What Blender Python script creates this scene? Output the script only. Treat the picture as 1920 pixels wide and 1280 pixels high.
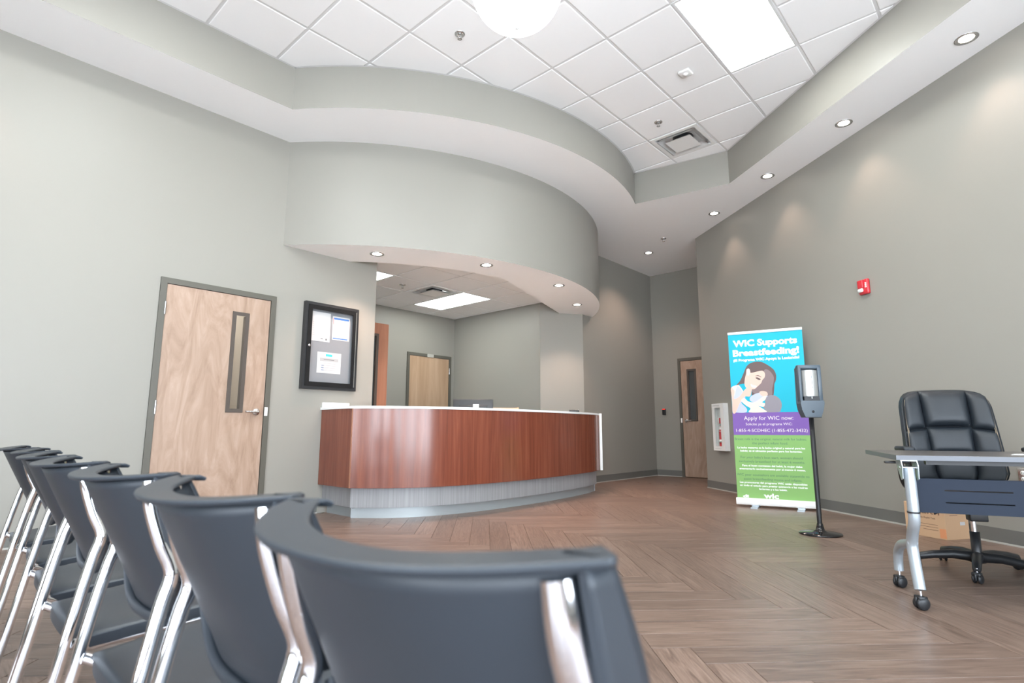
import bpy, bmesh, math, random
from mathutils import Vector, Matrix
from mathutils.geometry import tessellate_polygon
random.seed(7)
D2R = math.radians
for o in list(bpy.data.objects): bpy.data.objects.remove(o)
SC = bpy.context.scene
COL = SC.collection

# ------------------------------------------------------------------ camera
CAMZ = .835
cam = bpy.data.objects.new('camera', bpy.data.cameras.new('camera')); COL.objects.link(cam)
_p, _r, _y = D2R(8.957), D2R(.058), D2R(-42.329)
F_ = Vector((math.sin(_y)*math.cos(_p), math.cos(_y)*math.cos(_p), math.sin(_p)))
R0 = Vector((math.cos(_y), -math.sin(_y), 0)); U0 = R0.cross(F_)
R_ = R0*math.cos(_r)+U0*math.sin(_r); U_ = -R0*math.sin(_r)+U0*math.cos(_r)
cam.matrix_world = Matrix(((R_.x, U_.x, -F_.x, 0), (R_.y, U_.y, -F_.y, 0), (R_.z, U_.z, -F_.z, CAMZ), (0, 0, 0, 1)))
cam.data.sensor_width = 36; cam.data.lens = 1049.89/1920*36; cam.data.clip_start = .02
cam.data.dof.use_dof = True; cam.data.dof.focus_distance = 6.0; cam.data.dof.aperture_fstop = 5.0
SC.camera = cam

# ------------------------------------------------------------------ world, light, exposure
SC.view_settings.view_transform = 'Standard'; SC.view_settings.look = 'None'
SC.view_settings.gamma = 1; SC.view_settings.use_curve_mapping = False
SC.view_settings.exposure = 0.96
SKY = 9.0            # daylight outside
TUBE = 16           # fluorescent lens
GLOBE = 7.0
SPOT = 38.0          # downlights, watts
w = bpy.data.worlds.new('sky'); SC.world = w; w.use_nodes = True
nt = w.node_tree; bg = nt.nodes['Background']
tc = nt.nodes.new('ShaderNodeTexCoord'); sp = nt.nodes.new('ShaderNodeSeparateXYZ'); cr = nt.nodes.new('ShaderNodeValToRGB')
nt.links.new(tc.outputs['Generated'], sp.inputs[0]); nt.links.new(sp.outputs['Z'], cr.inputs[0]); nt.links.new(cr.outputs[0], bg.inputs[0])
cr.color_ramp.elements[0].position = 0; cr.color_ramp.elements[0].color = (.84, .915, 1.0, 1)     # below the horizon: unseen ground set brighter than the sky to light the ceiling
k_ = cr.color_ramp.elements.new(.02); k_.color = (.38, .44, .50, 1)
cr.color_ramp.elements[1].position = .7; cr.color_ramp.elements[1].color = (.22, .31, .42, 1)
bg.inputs[1].default_value = SKY
def portal(x, y, z, sx, sz, rz):
    l = bpy.data.lights.new('window_daylight', 'AREA'); l.shape = 'RECTANGLE'; l.size = sx; l.size_y = sz
    l.cycles.is_portal = True
    o = bpy.data.objects.new('window_daylight', l); COL.objects.link(o)
    o.location = (x, y, z); o.rotation_euler = (D2R(90), 0, rz)
# windows: (wall, from, to)
SILL, HEAD = .15, 3.0
YS, XE = -3.5, 3.2
SOUTH = [(-1.9, -.3), (.3, 2.9)]
EAST = [(-2.9, -1.1), (-.7, 1.0), (1.3, 2.9)]
for a, b in SOUTH: portal((a+b)/2, YS-.16, (SILL+HEAD)/2, b-a, HEAD-SILL, D2R(180))
for a, b in EAST: portal(XE+.16, (a+b)/2, (SILL+HEAD)/2, b-a, HEAD-SILL, D2R(-90))

# ------------------------------------------------------------------ materials
MATS = {}
def mat(name, col, rough=.6, metal=0, spec=.5, emit=None, es=0, bump=None, trans=0, coat=0):
    m = bpy.data.materials.new(name); m.use_nodes = True
    b = m.node_tree.nodes['Principled BSDF']
    b.inputs['Base Color'].default_value = (*col, 1); b.inputs['Roughness'].default_value = rough
    b.inputs['Metallic'].default_value = metal; b.inputs['Specular IOR Level'].default_value = spec
    b.inputs['Transmission Weight'].default_value = trans; b.inputs['Coat Weight'].default_value = coat
    if emit: b.inputs['Emission Color'].default_value = (*emit, 1); b.inputs['Emission Strength'].default_value = es
    n = m.node_tree
    if bump:
        sc, st = bump
        t = n.nodes.new('ShaderNodeTexNoise'); t.inputs['Scale'].default_value = sc; t.inputs['Detail'].default_value = 4
        c = n.nodes.new('ShaderNodeTexCoord'); bp = n.nodes.new('ShaderNodeBump'); bp.inputs['Strength'].default_value = st; bp.inputs['Distance'].default_value = .002
        n.links.new(c.outputs['Object'], t.inputs['Vector']); n.links.new(t.outputs['Fac'], bp.inputs['Height']); n.links.new(bp.outputs[0], b.inputs['Normal'])
    MATS[name] = m
    return m
def grain(name, c1, c2, c3, scale, rough=.45, dist=1.0, det=6, vary=0, coat=0, spec=.5, bumps=.15, streak=None):
    """wood grain along the object's own axes; scale = noise scale per axis (small = stretched)"""
    m = mat(name, c1, rough, coat=coat, spec=spec); n = m.node_tree; b = n.nodes['Principled BSDF']
    c = n.nodes.new('ShaderNodeTexCoord'); mp = n.nodes.new('ShaderNodeMapping'); mp.inputs['Scale'].default_value = scale
    oi = n.nodes.new('ShaderNodeObjectInfo'); ml = n.nodes.new('ShaderNodeMath'); ml.operation = 'MULTIPLY'; ml.inputs[1].default_value = 37 if vary else 0
    n.links.new(oi.outputs['Random'], ml.inputs[0])
    ad = n.nodes.new('ShaderNodeVectorMath'); ad.operation = 'ADD'
    n.links.new(c.outputs['Object'], mp.inputs[0]); n.links.new(mp.outputs[0], ad.inputs[0]); n.links.new(ml.outputs[0], ad.inputs[1])
    t = n.nodes.new('ShaderNodeTexNoise'); t.inputs['Scale'].default_value = 1; t.inputs['Detail'].default_value = det
    t.inputs['Roughness'].default_value = .62; t.inputs['Distortion'].default_value = dist
    n.links.new(ad.outputs[0], t.inputs['Vector'])
    r = n.nodes.new('ShaderNodeValToRGB'); e = r.color_ramp.elements
    e[0].position = .3; e[0].color = (*c2, 1); e[1].position = .72; e[1].color = (*c3, 1); k = e.new(.5); k.color = (*c1, 1)
    n.links.new(t.outputs['Fac'], r.inputs[0]); out = r.outputs[0]
    if vary:
        hs = n.nodes.new('ShaderNodeHueSaturation'); mr = n.nodes.new('ShaderNodeMapRange')
        mr.inputs['To Min'].default_value = 1-vary; mr.inputs['To Max'].default_value = 1+vary
        n.links.new(oi.outputs['Random'], mr.inputs[0]); n.links.new(mr.outputs[0], hs.inputs['Value']); n.links.new(out, hs.inputs['Color']); out = hs.outputs[0]
    n.links.new(out, b.inputs['Base Color'])
    bp = n.nodes.new('ShaderNodeBump'); bp.inputs['Strength'].default_value = bumps; bp.inputs['Distance'].default_value = .001
    n.links.new(t.outputs['Fac'], bp.inputs['Height']); n.links.new(bp.outputs[0], b.inputs['Normal'])
    return m
M_WALL = mat('greige_wall_paint', (.276, .266, .238), .42, spec=.4, bump=(260, .12))
M_SOF = mat('white_soffit_paint', (.89, .89, .89), .6, spec=.3, bump=(260, .1))
M_TILE = mat('acoustic_tile', (.87, .87, .87), .9, spec=.1, bump=(420, .35))
M_TEE = mat('white_grid_metal', (.66, .66, .66), .4)
M_BASE = mat('grey_rubber_base', (.135, .135, .125), .5)
M_COVE = mat('grey_rubber_lip', (.42, .41, .38), .5)
M_FLOORSUB = mat('plank_joint_dark', (.10, .075, .06), .8)
M_PLANK = grain('vinyl_plank_oak', (.175, .117, .090), (.090, .058, .044), (.25, .178, .142), (2.6, 34, 34), .34, 2.2, 10, vary=.15, bumps=.35)
M_MAPLE = grain('maple_veneer', (.36, .25, .185), (.285, .19, .135), (.43, .315, .245), (6.5, 6.5, 1.3), .38, 3.0, 7, bumps=.03)
M_MAPLE2 = grain('warm_maple_veneer', (.42, .285, .185), (.36, .235, .145), (.49, .345, .235), (7, 7, .5), .4, 1.2, 4, bumps=.03)
M_CHERRY = grain('cherry_laminate', (.185, .050, .027), (.135, .036, .020), (.245, .075, .040), (22, 22, .8), .20, .6, 6, bumps=.0, spec=.6)
M_CHERRYD = grain('reddish_door_veneer', (.31, .135, .08), (.26, .11, .065), (.36, .165, .10), (20, 20, 1), .4, .6, 4, bumps=.02)
M_GREYLAM = grain('grey_linear_laminate', (.265, .265, .272), (.22, .22, .227), (.33, .33, .34), (70, 70, 1.2), .4, .3, 4, bumps=0)
M_KICK = mat('brushed_steel_kick', (.36, .39, .40), .35, .35)
M_WHITE = mat('white_solid_surface', (.85, .85, .84), .3)
M_WPL = mat('white_plastic', (.78, .78, .77), .4)
M_FRAME = mat('taupe_grey_frame_paint', (.095, .09, .074), .4)
M_LITE = mat('dark_bronze_lite_frame', (.075, .06, .05), .35)
M_STEEL = mat('satin_steel', (.62, .62, .62), .25, 1)
M_CHROME = mat('polished_chrome', (.86, .87, .90), .05, 1)
M_PLASTIC = mat('slate_grey_plastic', (.024, .030, .038), .44, spec=.4, bump=(900, .08))
M_BLACK = mat('black_plastic', (.014, .015, .017), .4)
M_BLACKG = mat('gloss_black_metal', (.008, .008, .009), .12)
M_LEATHER = mat('dark_blue_grey_leather', (.010, .0145, .020), .48, bump=(300, .3))
M_SEAM = mat('leather_crease_black', (.006, .008, .012), .6)
M_STITCH = mat('tan_stitching', (.30, .24, .17), .8)
M_TABLE = grain('grey_woodgrain_laminate', (.085, .075, .072), (.062, .055, .052), (.115, .105, .10), (1.5, 30, 30), .28, .5, 5, bumps=0)
M_TEDGE = mat('grey_table_edge', (.12, .13, .15), .4)
M_SILVER = mat('silver_painted_metal', (.42, .47, .51), .3, .5)
M_NAVY = mat('dark_modesty_panel', (.014, .021, .036), .6, spec=.2)
M_DISP = mat('slate_dispenser_plastic', (.075, .10, .125), .38)
M_BRUSH = mat('brushed_silver_cover', (.45, .46, .45), .3, .6)
M_RED = mat('red_enamel', (.52, .03, .04), .3)
M_CLEAR = mat('clear_lens', (.85, .87, .88), .1, spec=.8)
def thin_glass(name, tint):
    m = bpy.data.materials.new(name); m.use_nodes = True; n = m.node_tree; n.nodes.clear()
    t = n.nodes.new('ShaderNodeBsdfTransparent'); t.inputs[0].default_value = (*tint, 1); g = n.nodes.new('ShaderNodeBsdfGlossy'); g.inputs['Roughness'].default_value = .03
    x = n.nodes.new('ShaderNodeMixShader'); o = n.nodes.new('ShaderNodeOutputMaterial')
    x.inputs[0].default_value = .02; n.links.new(t.outputs[0], x.inputs[1]); n.links.new(g.outputs[0], x.inputs[2]); n.links.new(x.outputs[0], o.inputs[0])
    return m
M_GLASSD = thin_glass('clear_pane', (.97, .98, .97))
M_GREYF = mat('grey_felt', (.20, .21, .225), .9, bump=(600, .4))
M_PAPER = mat('white_paper', (.50, .50, .50), .8)
M_INK = mat('grey_print', (.14, .14, .15), .8)
M_INKL = mat('pale_grey_print', (.33, .33, .33), .8)
M_BLUEP = mat('blue_print', (.06, .16, .42), .8)
M_TEALP = mat('teal_print', (.05, .50, .60), .8)
M_CARD = mat('cardboard', (.52, .335, .20), .85, bump=(60, .2))
M_TAPE = mat('pale_carton_edge', (.62, .47, .33), .6)
M_CARDINK = mat('brown_print', (.14, .08, .05), .8)
M_ORANGE = mat('orange_carton_patch', (.62, .26, .12), .8)
M_WOODL = mat('pale_wooden_box', (.62, .42, .25), .5)
M_B_TURQ = mat('banner_turquoise', (.02, .41, .54), .6, spec=.2)
M_B_PURP = mat('banner_purple', (.20, .11, .37), .6, spec=.2)
M_B_GREEN = mat('banner_green', (.24, .45, .15), .6, spec=.2)
M_B_WHITE = mat('banner_white_print', (.85, .85, .85), .5)
M_B_CREAM = mat('banner_cream_print', (.75, .68, .66), .5)
M_B_GREY = mat('banner_green_grey_print', (.08, .18, .10), .5)
M_B_HAIR = mat('print_dark_brown', (.10, .06, .055), .5)
M_B_HAIR2 = mat('print_soft_brown', (.20, .14, .14), .5)
M_B_SKIN = mat('print_skin', (.72, .47, .38), .5)
M_B_SKIN2 = mat('print_pale_skin', (.80, .62, .54), .5)
M_B_TOP = mat('print_lilac_top', (.46, .50, .68), .5)
M_B_BHAIR = mat('print_grey_brown', (.23, .21, .24), .5)
M_CORR = mat('beige_corridor_paint', (.60, .53, .45), .6)
def emis(name, col, s):
    m = bpy.data.materials.new(name); m.use_nodes = True; n = m.node_tree; n.nodes.clear()
    e = n.nodes.new('ShaderNodeEmission'); o = n.nodes.new('ShaderNodeOutputMaterial'); e.inputs[0].default_value = (*col, 1); e.inputs[1].default_value = s
    n.links.new(e.outputs[0], o.inputs[0]); return m
M_TUBE = emis('lit_fluorescent_lens', (.96, 1.0, .97), TUBE)
M_GLOBE = emis('lit_opal_glass', (.97, 1.0, .98), GLOBE)
M_LAMP = emis('lit_downlight_lens', (1, .90, .80), 9)
M_REDLED = emis('red_led', (1, .05, .03), 1.5)

# ------------------------------------------------------------------ mesh helpers
class MB:
    def __init__(s): s.v = []; s.f = []; s.m = []; s.sm = []; s.mats = []
    def mi(s, m):
        if m not in s.mats: s.mats.append(m)
        return s.mats.index(m)
    def add(s, vs, fs, m, smooth=False):
        b = len(s.v); s.v += [tuple(v) for v in vs]; k = s.mi(m)
        for f in fs: s.f.append(tuple(b+i for i in f)); s.m.append(k); s.sm.append(smooth)
        return s
    def box(s, x0, x1, y0, y1, z0, z1, m):
        x0, x1 = min(x0, x1), max(x0, x1); y0, y1 = min(y0, y1), max(y0, y1); z0, z1 = min(z0, z1), max(z0, z1)
        v = [(x0, y0, z0), (x1, y0, z0), (x1, y1, z0), (x0, y1, z0), (x0, y0, z1), (x1, y0, z1), (x1, y1, z1), (x0, y1, z1)]
        return s.add(v, [(0, 3, 2, 1), (4, 5, 6, 7), (0, 1, 5, 4), (1, 2, 6, 5), (2, 3, 7, 6), (3, 0, 4, 7)], m)
    def bbox(s, x0, x1, y0, y1, z0, z1, m, r=.004, seg=2):
        bm = bmesh.new(); bmesh.ops.create_cube(bm, size=1)
        for v in bm.verts: v.co = Vector(((x0+x1)/2+v.co.x*(x1-x0), (y0+y1)/2+v.co.y*(y1-y0), (z0+z1)/2+v.co.z*(z1-z0)))
        bmesh.ops.bevel(bm, geom=bm.edges[:], offset=r, segments=seg, affect='EDGES', profile=.5)
        s.bm(bm, m, seg > 1); return s
    def bm(s, bm, m, smooth=False):
        bm.verts.ensure_lookup_table(); bm.verts.index_update()
        s.add([v.co[:] for v in bm.verts], [[v.index for v in f.verts] for f in bm.faces], m, smooth); bm.free(); return s
    def prism(s, poly, z0, z1, m):
        """poly = list of (x,y), counter-clockwise, simple; extruded in z"""
        n = len(poly); area = sum(poly[i][0]*poly[(i+1) % n][1]-poly[(i+1) % n][0]*poly[i][1] for i in range(n))
        if area < 0: poly = poly[::-1]
        v = [(x, y, z0) for x, y in poly]+[(x, y, z1) for x, y in poly]
        s.add(v, [(i, (i+1) % n, n+(i+1) % n, n+i) for i in range(n)], m)
        if n == 4: s.add(v, [(3, 2, 1, 0), (4, 5, 6, 7)], m)
        else:
            tri = tessellate_polygon([[Vector((x, y, 0)) for x, y in poly]])
            def orient(t):
                a, b, c = [poly[i] for i in t]
                return t if (b[0]-a[0])*(c[1]-a[1])-(b[1]-a[1])*(c[0]-a[0]) > 0 else (t[0], t[2], t[1])
            tri = [orient(t) for t in tri]
            s.add(v, [tuple(n+i for i in t) for t in tri]+[tuple(reversed(t)) for t in tri], m)
        return s
    def tube(s, pts, r, m, seg=12, cap=True):
        pts = [Vector(p) for p in pts]; rs = r if isinstance(r, (list, tuple)) else [r]*len(pts)
        v = []; f = []; up = None
        for i, p in enumerate(pts):
            d = ((pts[min(i+1, len(pts)-1)]-pts[i]).normalized()+(pts[i]-pts[max(i-1, 0)]).normalized()).normalized()
            if up is None: up = d.orthogonal().normalized()
            up = (up-d*up.dot(d)).normalized(); q = d.cross(up)
            for k in range(seg):
                a = 2*math.pi*k/seg; v.append(p+(up*math.cos(a)+q*math.sin(a))*rs[i])
        for i in range(len(pts)-1):
            for k in range(seg): f.append((i*seg+k, i*seg+(k+1) % seg, (i+1)*seg+(k+1) % seg, (i+1)*seg+k))
        s.add(v, f, m, True)
        if cap: s.add(v, [tuple(reversed(range(seg))), tuple(range((len(pts)-1)*seg, len(pts)*seg))], m)
        return s
    def lathe(s, prof, m, seg=32, c=(0, 0, 0), ax='z'):
        v = []; f = []; n = len(prof)
        for k in range(seg):
            a = 2*math.pi*k/seg
            for r, z in prof:
                p = (r*math.cos(a), r*math.sin(a), z)
                if ax == 'y': p = (p[0], p[2], -p[1])
                if ax == 'x': p = (p[2], p[0], p[1])
                v.append((c[0]+p[0], c[1]+p[1], c[2]+p[2]))
        for k in range(seg):
            for i in range(n-1): f.append((k*n+i, ((k+1) % seg)*n+i, ((k+1) % seg)*n+i+1, k*n+i+1))
        return s.add(v, f, m, True)
    def sheet(s, P, nu, nv, th, m, m2=None):
        """closed thick sheet from P(u,v), u,v in 0..1; th = thickness along -normal"""
        g = [[Vector(P(i/nu, j/nv)) for j in range(nv+1)] for i in range(nu+1)]
        def nrm(i, j):
            a = g[min(i+1, nu)][j]-g[max(i-1, 0)][j]; b = g[i][min(j+1, nv)]-g[i][max(j-1, 0)]
            return a.cross(b).normalized()
        A = [g[i][j] for i in range(nu+1) for j in range(nv+1)]
        B = [g[i][j]+th for i in range(nu+1) for j in range(nv+1)] if isinstance(th, Vector) else [g[i][j]-nrm(i, j)*th for i in range(nu+1) for j in range(nv+1)]
        W = nv+1; N = len(A); ix = lambda i, j: i*W+j
        fa = [(ix(i, j), ix(i+1, j), ix(i+1, j+1), ix(i, j+1)) for i in range(nu) for j in range(nv)]
        s.add(A+B, fa, m, True); b0 = len(s.v)-2*N; k = s.mi(m2 or m)
        for q in fa: s.f.append(tuple(b0+N+i for i in reversed(q))); s.m.append(k); s.sm.append(True)
        rim = [(ix(i, 0), ix(i+1, 0)) for i in range(nu)]+[(ix(nu, j), ix(nu, j+1)) for j in range(nv)]+[(ix(i+1, nv), ix(i, nv)) for i in reversed(range(nu))]+[(ix(0, j+1), ix(0, j)) for j in reversed(range(nv))]
        for a, b in rim: s.f.append((b0+a, b0+N+a, b0+N+b, b0+b)); s.m.append(k); s.sm.append(False)
        return s
    def mesh(s, name):
        me = bpy.data.meshes.new(name); me.from_pydata(s.v, [], s.f)
        for m in s.mats: me.materials.append(m)
        me.polygons.foreach_set('material_index', s.m); me.polygons.foreach_set('use_smooth', s.sm); me.update()
        return me
    def build(s, name, parent=None, loc=None, rot=None):
        o = bpy.data.objects.new(name, s.mesh(name)); COL.objects.link(o)
        if parent is not None: o.parent = parent
        if loc is not None: o.location = loc
        if rot is not None: o.rotation_euler = rot
        return o
def tag(o, label, cat, group=None, kind=None):
    o['label'] = label; o['category'] = cat
    if group: o['group'] = group
    if kind: o['kind'] = kind
    return o
def thing(name, label, cat, loc=(0, 0, 0), rz=0, group=None):
    o = bpy.data.objects.new(name, None); COL.objects.link(o); o.location = loc; o.rotation_euler = (0, 0, rz); o.empty_display_size = .1
    return tag(o, label, cat, group)
def struct(o): o['kind'] = 'structure'; return o
def sempty(name, loc, rz=0):
    o = bpy.data.objects.new(name, None); COL.objects.link(o); o.location = loc; o.rotation_euler = (0, 0, rz); o['kind'] = 'structure'; return o
def dup(o, parent=None):
    c = o.copy(); COL.objects.link(c)
    if parent is not None: c.parent = parent
    for ch in o.children: dup(ch, c)
    return c
def text(body, name, size, m, parent, loc, rot=(D2R(90), 0, 0), align='CENTER', bold=0, sx=1, ext=.0004, width=None, spacing=1.0):
    c = bpy.data.curves.new(name, 'FONT'); c.body = body; c.size = size; c.align_x = align; c.align_y = 'CENTER'; c.offset = bold; c.extrude = ext; c.resolution_u = 3; c.space_line = spacing
    t = bpy.data.objects.new(name, c); COL.objects.link(t)
    dg = bpy.context.evaluated_depsgraph_get(); dg.update()
    me = bpy.data.meshes.new_from_object(t.evaluated_get(dg)); bpy.data.objects.remove(t); bpy.data.curves.remove(c)
    me.materials.clear(); me.materials.append(m)
    o = bpy.data.objects.new(name, me); COL.objects.link(o); o.parent = parent; o.location = loc; o.rotation_euler = rot
    if width:
        xs = [v.co.x for v in me.vertices]; sx = width/(max(xs)-min(xs))
    for v in me.vertices: v.co.x *= sx
    return o
def arc(cx, cy, r, a0, a1, n): return [(cx+r*math.cos(D2R(a0+(a1-a0)*i/n)), cy+r*math.sin(D2R(a0+(a1-a0)*i/n))) for i in range(n+1)]
def spline(pts, n=8, closed=False):
    P = [Vector(p) for p in pts]; out = []; N = len(P)
    for i in range(N if closed else N-1):
        g = (lambda k: P[k % N]) if closed else (lambda k: P[k] if 0 <= k < N else (P[0]*2-P[1] if k < 0 else P[-1]*2-P[-2]))
        a, b, c, d = g(i-1), g(i), g(i+1), g(i+2)
        for k in range(n):
            t = k/n; out.append(.5*((2*b)+(c-a)*t+(2*a-5*b+4*c-d)*t*t+(3*b-a-3*c+d)*t**3))
    if not closed: out.append(P[-1])
    return [tuple(p) for p in out]

# ------------------------------------------------------------------ plan constants
ZS, ZC, ZB, ZR = 3.809, 4.233, 2.69, 2.842       # soffit, tile ceiling, bulkhead soffit, reception ceiling
XW, XF, YF = -5.41, -5.18, 9.70                  # left wall, far-corridor wall, far wall
XR, YR = -7.63, 6.80                             # reception back and side wall
RW0 = Vector((-3.559, 8.187)); RD = Vector((math.cos(D2R(-37)), math.sin(D2R(-37)))); RN = Vector((RD.y, -RD.x))
def rw(s, off=0): p = RW0+RD*s+RN*off; return (p.x, p.y)
SE = (XE-RW0.x)/RD.x                              # where the right wall meets the east wall
YE = RW0.y+RD.y*SE
TOP = 4.5
def wall_holes(name, length, top, holes, th, m, loc, rz, extra=0):
    """wall in local x (0..length), face at y=0, body behind; holes = (x0,x1,z0,z1)"""
    xs = sorted({0, length, *[h[0] for h in holes], *[h[1] for h in holes]}); mb = MB()
    for a, b in zip(xs, xs[1:]):
        hs = sorted([h for h in holes if h[0] <= a and h[1] >= b], key=lambda h: h[2]); z = 0
        for h in hs:
            if h[2] > z: mb.box(a, b, 0, th, z, h[2], m)
            z = h[3]
        mb.box(a, b, 0, th, z, top, m)
    return struct(mb.build(name, None, (loc[0], loc[1], 0), (0, 0, rz)))
# left wall: local x = world y + 3.5, faces +X
DY0, DY1 = 1.428, 2.443                           # left door, outer frame
wall_holes('wall_left', 3.605+3.5, TOP, [(DY0+.045+3.5, DY1-.045+3.5, 0, 2.095)], .13, M_WALL, (XW, YS), D2R(90))
wall_holes('wall_south', XE+5.54, TOP, [(XE-b, XE-a, SILL, HEAD) for a, b in SOUTH], .15, M_WALL, (XE, YS), D2R(180))
wall_holes('wall_east', YE-YS, TOP, [(YE-b, YE-a, SILL, HEAD) for a, b in EAST], .15, M_WALL, (XE, YE), D2R(-90))
wall_holes('wall_right', SE, TOP, [], .15, M_WALL, RW0, D2R(-37))
DFX = -4.675                                      # far door outer frame left
wall_holes('wall_far', 2.2, TOP, [(DFX+.045+5.31, DFX+.97+5.31, 0, 2.095)], .15, M_WALL, (-5.31, YF), 0)
wall_holes('wall_far_side', 1.52, TOP, [], .12, M_WALL, (-3.45, YF), D2R(-90))
# far corridor wall + pillar + reception side wall as one plan shape
K1, K2 = (-5.17, 7.38), (-5.575, 6.78)
mb = MB(); mb.prism([K1, (-5.18, 7.6), (XF, YF), (XF-.13, YF), (XF-.13, 7.6), (K2[0], YR+.12), (XR-.12, YR+.12), (XR-.12, YR), (K2[0]-.02, YR), K2], 0, TOP, M_WALL)
struct(mb.build('wall_reception_side'))
RD0, RD1 = 5.74, 6.72
wall_holes('wall_reception_back', YR-2.3, TOP, [], .12, M_WALL, (XR, 2.3), D2R(90))
wall_holes('wall_reception_near', 2.0, TOP, [], .12, M_WALL, (-5.54, 2.42), D2R(180))
# corridor behind the left door, seen through its glass
mb = MB(); mb.box(-6.9, -6.82, -.5, 2.42, 0, 2.7, M_CORR); struct(mb.build('wall_corridor_back')); mb = MB(); mb.box(-4.9, -3.4, YF+.152, YF+.22, -.1, 2.4, M_WALL); struct(mb.build('light_block_beyond_door'))  # last box is an unseen plate added to block daylight under the far door
mb = MB(); mb.box(-6.82, -5.54, 2.24, 2.29, 0, 2.7, M_CORR).box(-6.82, -5.54, -.6, -.5, 0, 2.7, M_CORR); struct(mb.build('wall_corridor_end'))
mb = MB(); mb.box(-6.9, -5.54, -.6, 2.42, 2.7, 2.8, M_SOF); struct(mb.build('ceiling_corridor'))
# glass of the room's windows
n_ = 1
def window(x, y, wd, rz):
    global n_
    r = sempty('window_%d' % n_, (x, y, 0), rz); n_ += 1
    f = MB(); t = .05
    f.box(0, t, .02, .12, SILL, HEAD, M_FRAME).box(wd-t, wd, .02, .12, SILL, HEAD, M_FRAME).box(t, wd-t, .02, .12, SILL, SILL+t, M_FRAME).box(t, wd-t, .02, .12, HEAD-t, HEAD, M_FRAME)
    f.build('window_frame', r)
    MB().box(wd/2-.025, wd/2+.025, .02, .12, SILL+t, HEAD-t, M_FRAME).build('mullion', r)
for a, b in SOUTH: window(b, YS, b-a, D2R(180))
for a, b in EAST: window(XE, b, b-a, D2R(-90))

# ------------------------------------------------------------------ floor: herringbone planks 6 x 48 in at 45 degrees
fl = MB(); fl.box(XR-.1, XE+.1, YS-.1, YF+.2, -.08, -.0035, M_FLOORSUB); floor = struct(fl.build('floor'))
PW, PLEN, GAP = .1524, 1.2192, .0012
ca = Vector((math.sqrt(.5), math.sqrt(.5))); cb = Vector((-math.sqrt(.5), math.sqrt(.5)))
def halfclip(poly, n, d):
    out = []
    for i in range(len(poly)):
        a, b = poly[i], poly[(i+1) % len(poly)]; da = n[0]*a[0]+n[1]*a[1]-d; db = n[0]*b[0]+n[1]*b[1]-d
        if da >= 0: out.append(a)
        if da*db < 0: t = da/(da-db); out.append((a[0]+(b[0]-a[0])*t, a[1]+(b[1]-a[1])*t))
    return out
rwd = RN.x*RW0.x+RN.y*RW0.y
MAIN = [((1, 0), XW), ((-1, 0), -XE), ((0, 1), YS), ((0, -1), -8.187), ((RN.x, RN.y), rwd)]
CORR = [((1, 0), XF), ((-1, 0), 3.45), ((0, 1), 8.187), ((0, -1), -YF)]
def clip_region(poly, planes):
    for n, d in planes:
        poly = halfclip(poly, n, d)
        if len(poly) < 3: return None
    ar = abs(sum(poly[i][0]*poly[(i+1) % len(poly)][1]-poly[(i+1) % len(poly)][0]*poly[i][1] for i in range(len(poly))))/2
    return poly if ar > .002 else None
def plank_mesh(polys):
    mb = MB()
    for q in polys:
        n = len(q); area = sum(q[i][0]*q[(i+1) % n][1]-q[(i+1) % n][0]*q[i][1] for i in range(n))
        if area < 0: q = q[::-1]
        cx = sum(p[0] for p in q)/n; cy = sum(p[1] for p in q)/n
        ins = []
        for x, y in q:
            dx, dy = cx-x, cy-y; l = math.hypot(dx, dy) or 1; ins.append((x+dx/l*.0016, y+dy/l*.0016))
        v = [(x, y, -.004) for x, y in q]+[(x, y, -.0006) for x, y in q]+[(x, y, 0) for x, y in ins]
        mb.add(v, [(i, (i+1) % n, n+(i+1) % n, n+i) for i in range(n)]+[(n+i, n+(i+1) % n, 2*n+(i+1) % n, 2*n+i) for i in range(n)]+[tuple(range(2*n, 3*n))], M_PLANK)
    return mb
full = None; planks = []
A0, B0 = .04, 2.95-.04
for col in range(-9, 10):
    for k in range(-70, 71):
        for kind in (0, 1):
            ta = A0+col*PLEN; tb = B0+col*PLEN
            if kind == 0: a0, b0 = ta+k*PW, tb-k*PW; la, lb = PLEN, PW
            else: a0, b0 = ta+(k-1)*PW+PLEN, tb-k*PW+PW; la, lb = PW, PLEN
            c = ca*(a0+la/2)+cb*(b0+lb/2)
            if not (-6.3 < c.x < XE+.9 and YS-.9 < c.y < YF+.9): continue
            q = [(a0+GAP, b0+GAP), (a0+la-GAP, b0+GAP), (a0+la-GAP, b0+lb-GAP), (a0+GAP, b0+lb-GAP)]
            wq = [tuple(ca*x+cb*y) for x, y in q]
            polys = [p for p in (clip_region(wq, MAIN), clip_region(wq, CORR)) if p]
            if not polys: continue
            # largest in the picture first: view test by angle and distance from the camera
            v = Vector((c.x, c.y, -CAMZ)); dz = v.dot(F_); vis = dz > .3 and abs(v.dot(R_)/dz) < 1.0 and v.dot(U_)/dz > -.75
            hid = c.x < -4.4 and 3.0 < c.y < 7.3
            planks.append((0 if vis and not hid else 1, dz, c, kind, polys, wq))
planks.sort(key=lambda p: (p[0], p[1]))
rest = MB()
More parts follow.
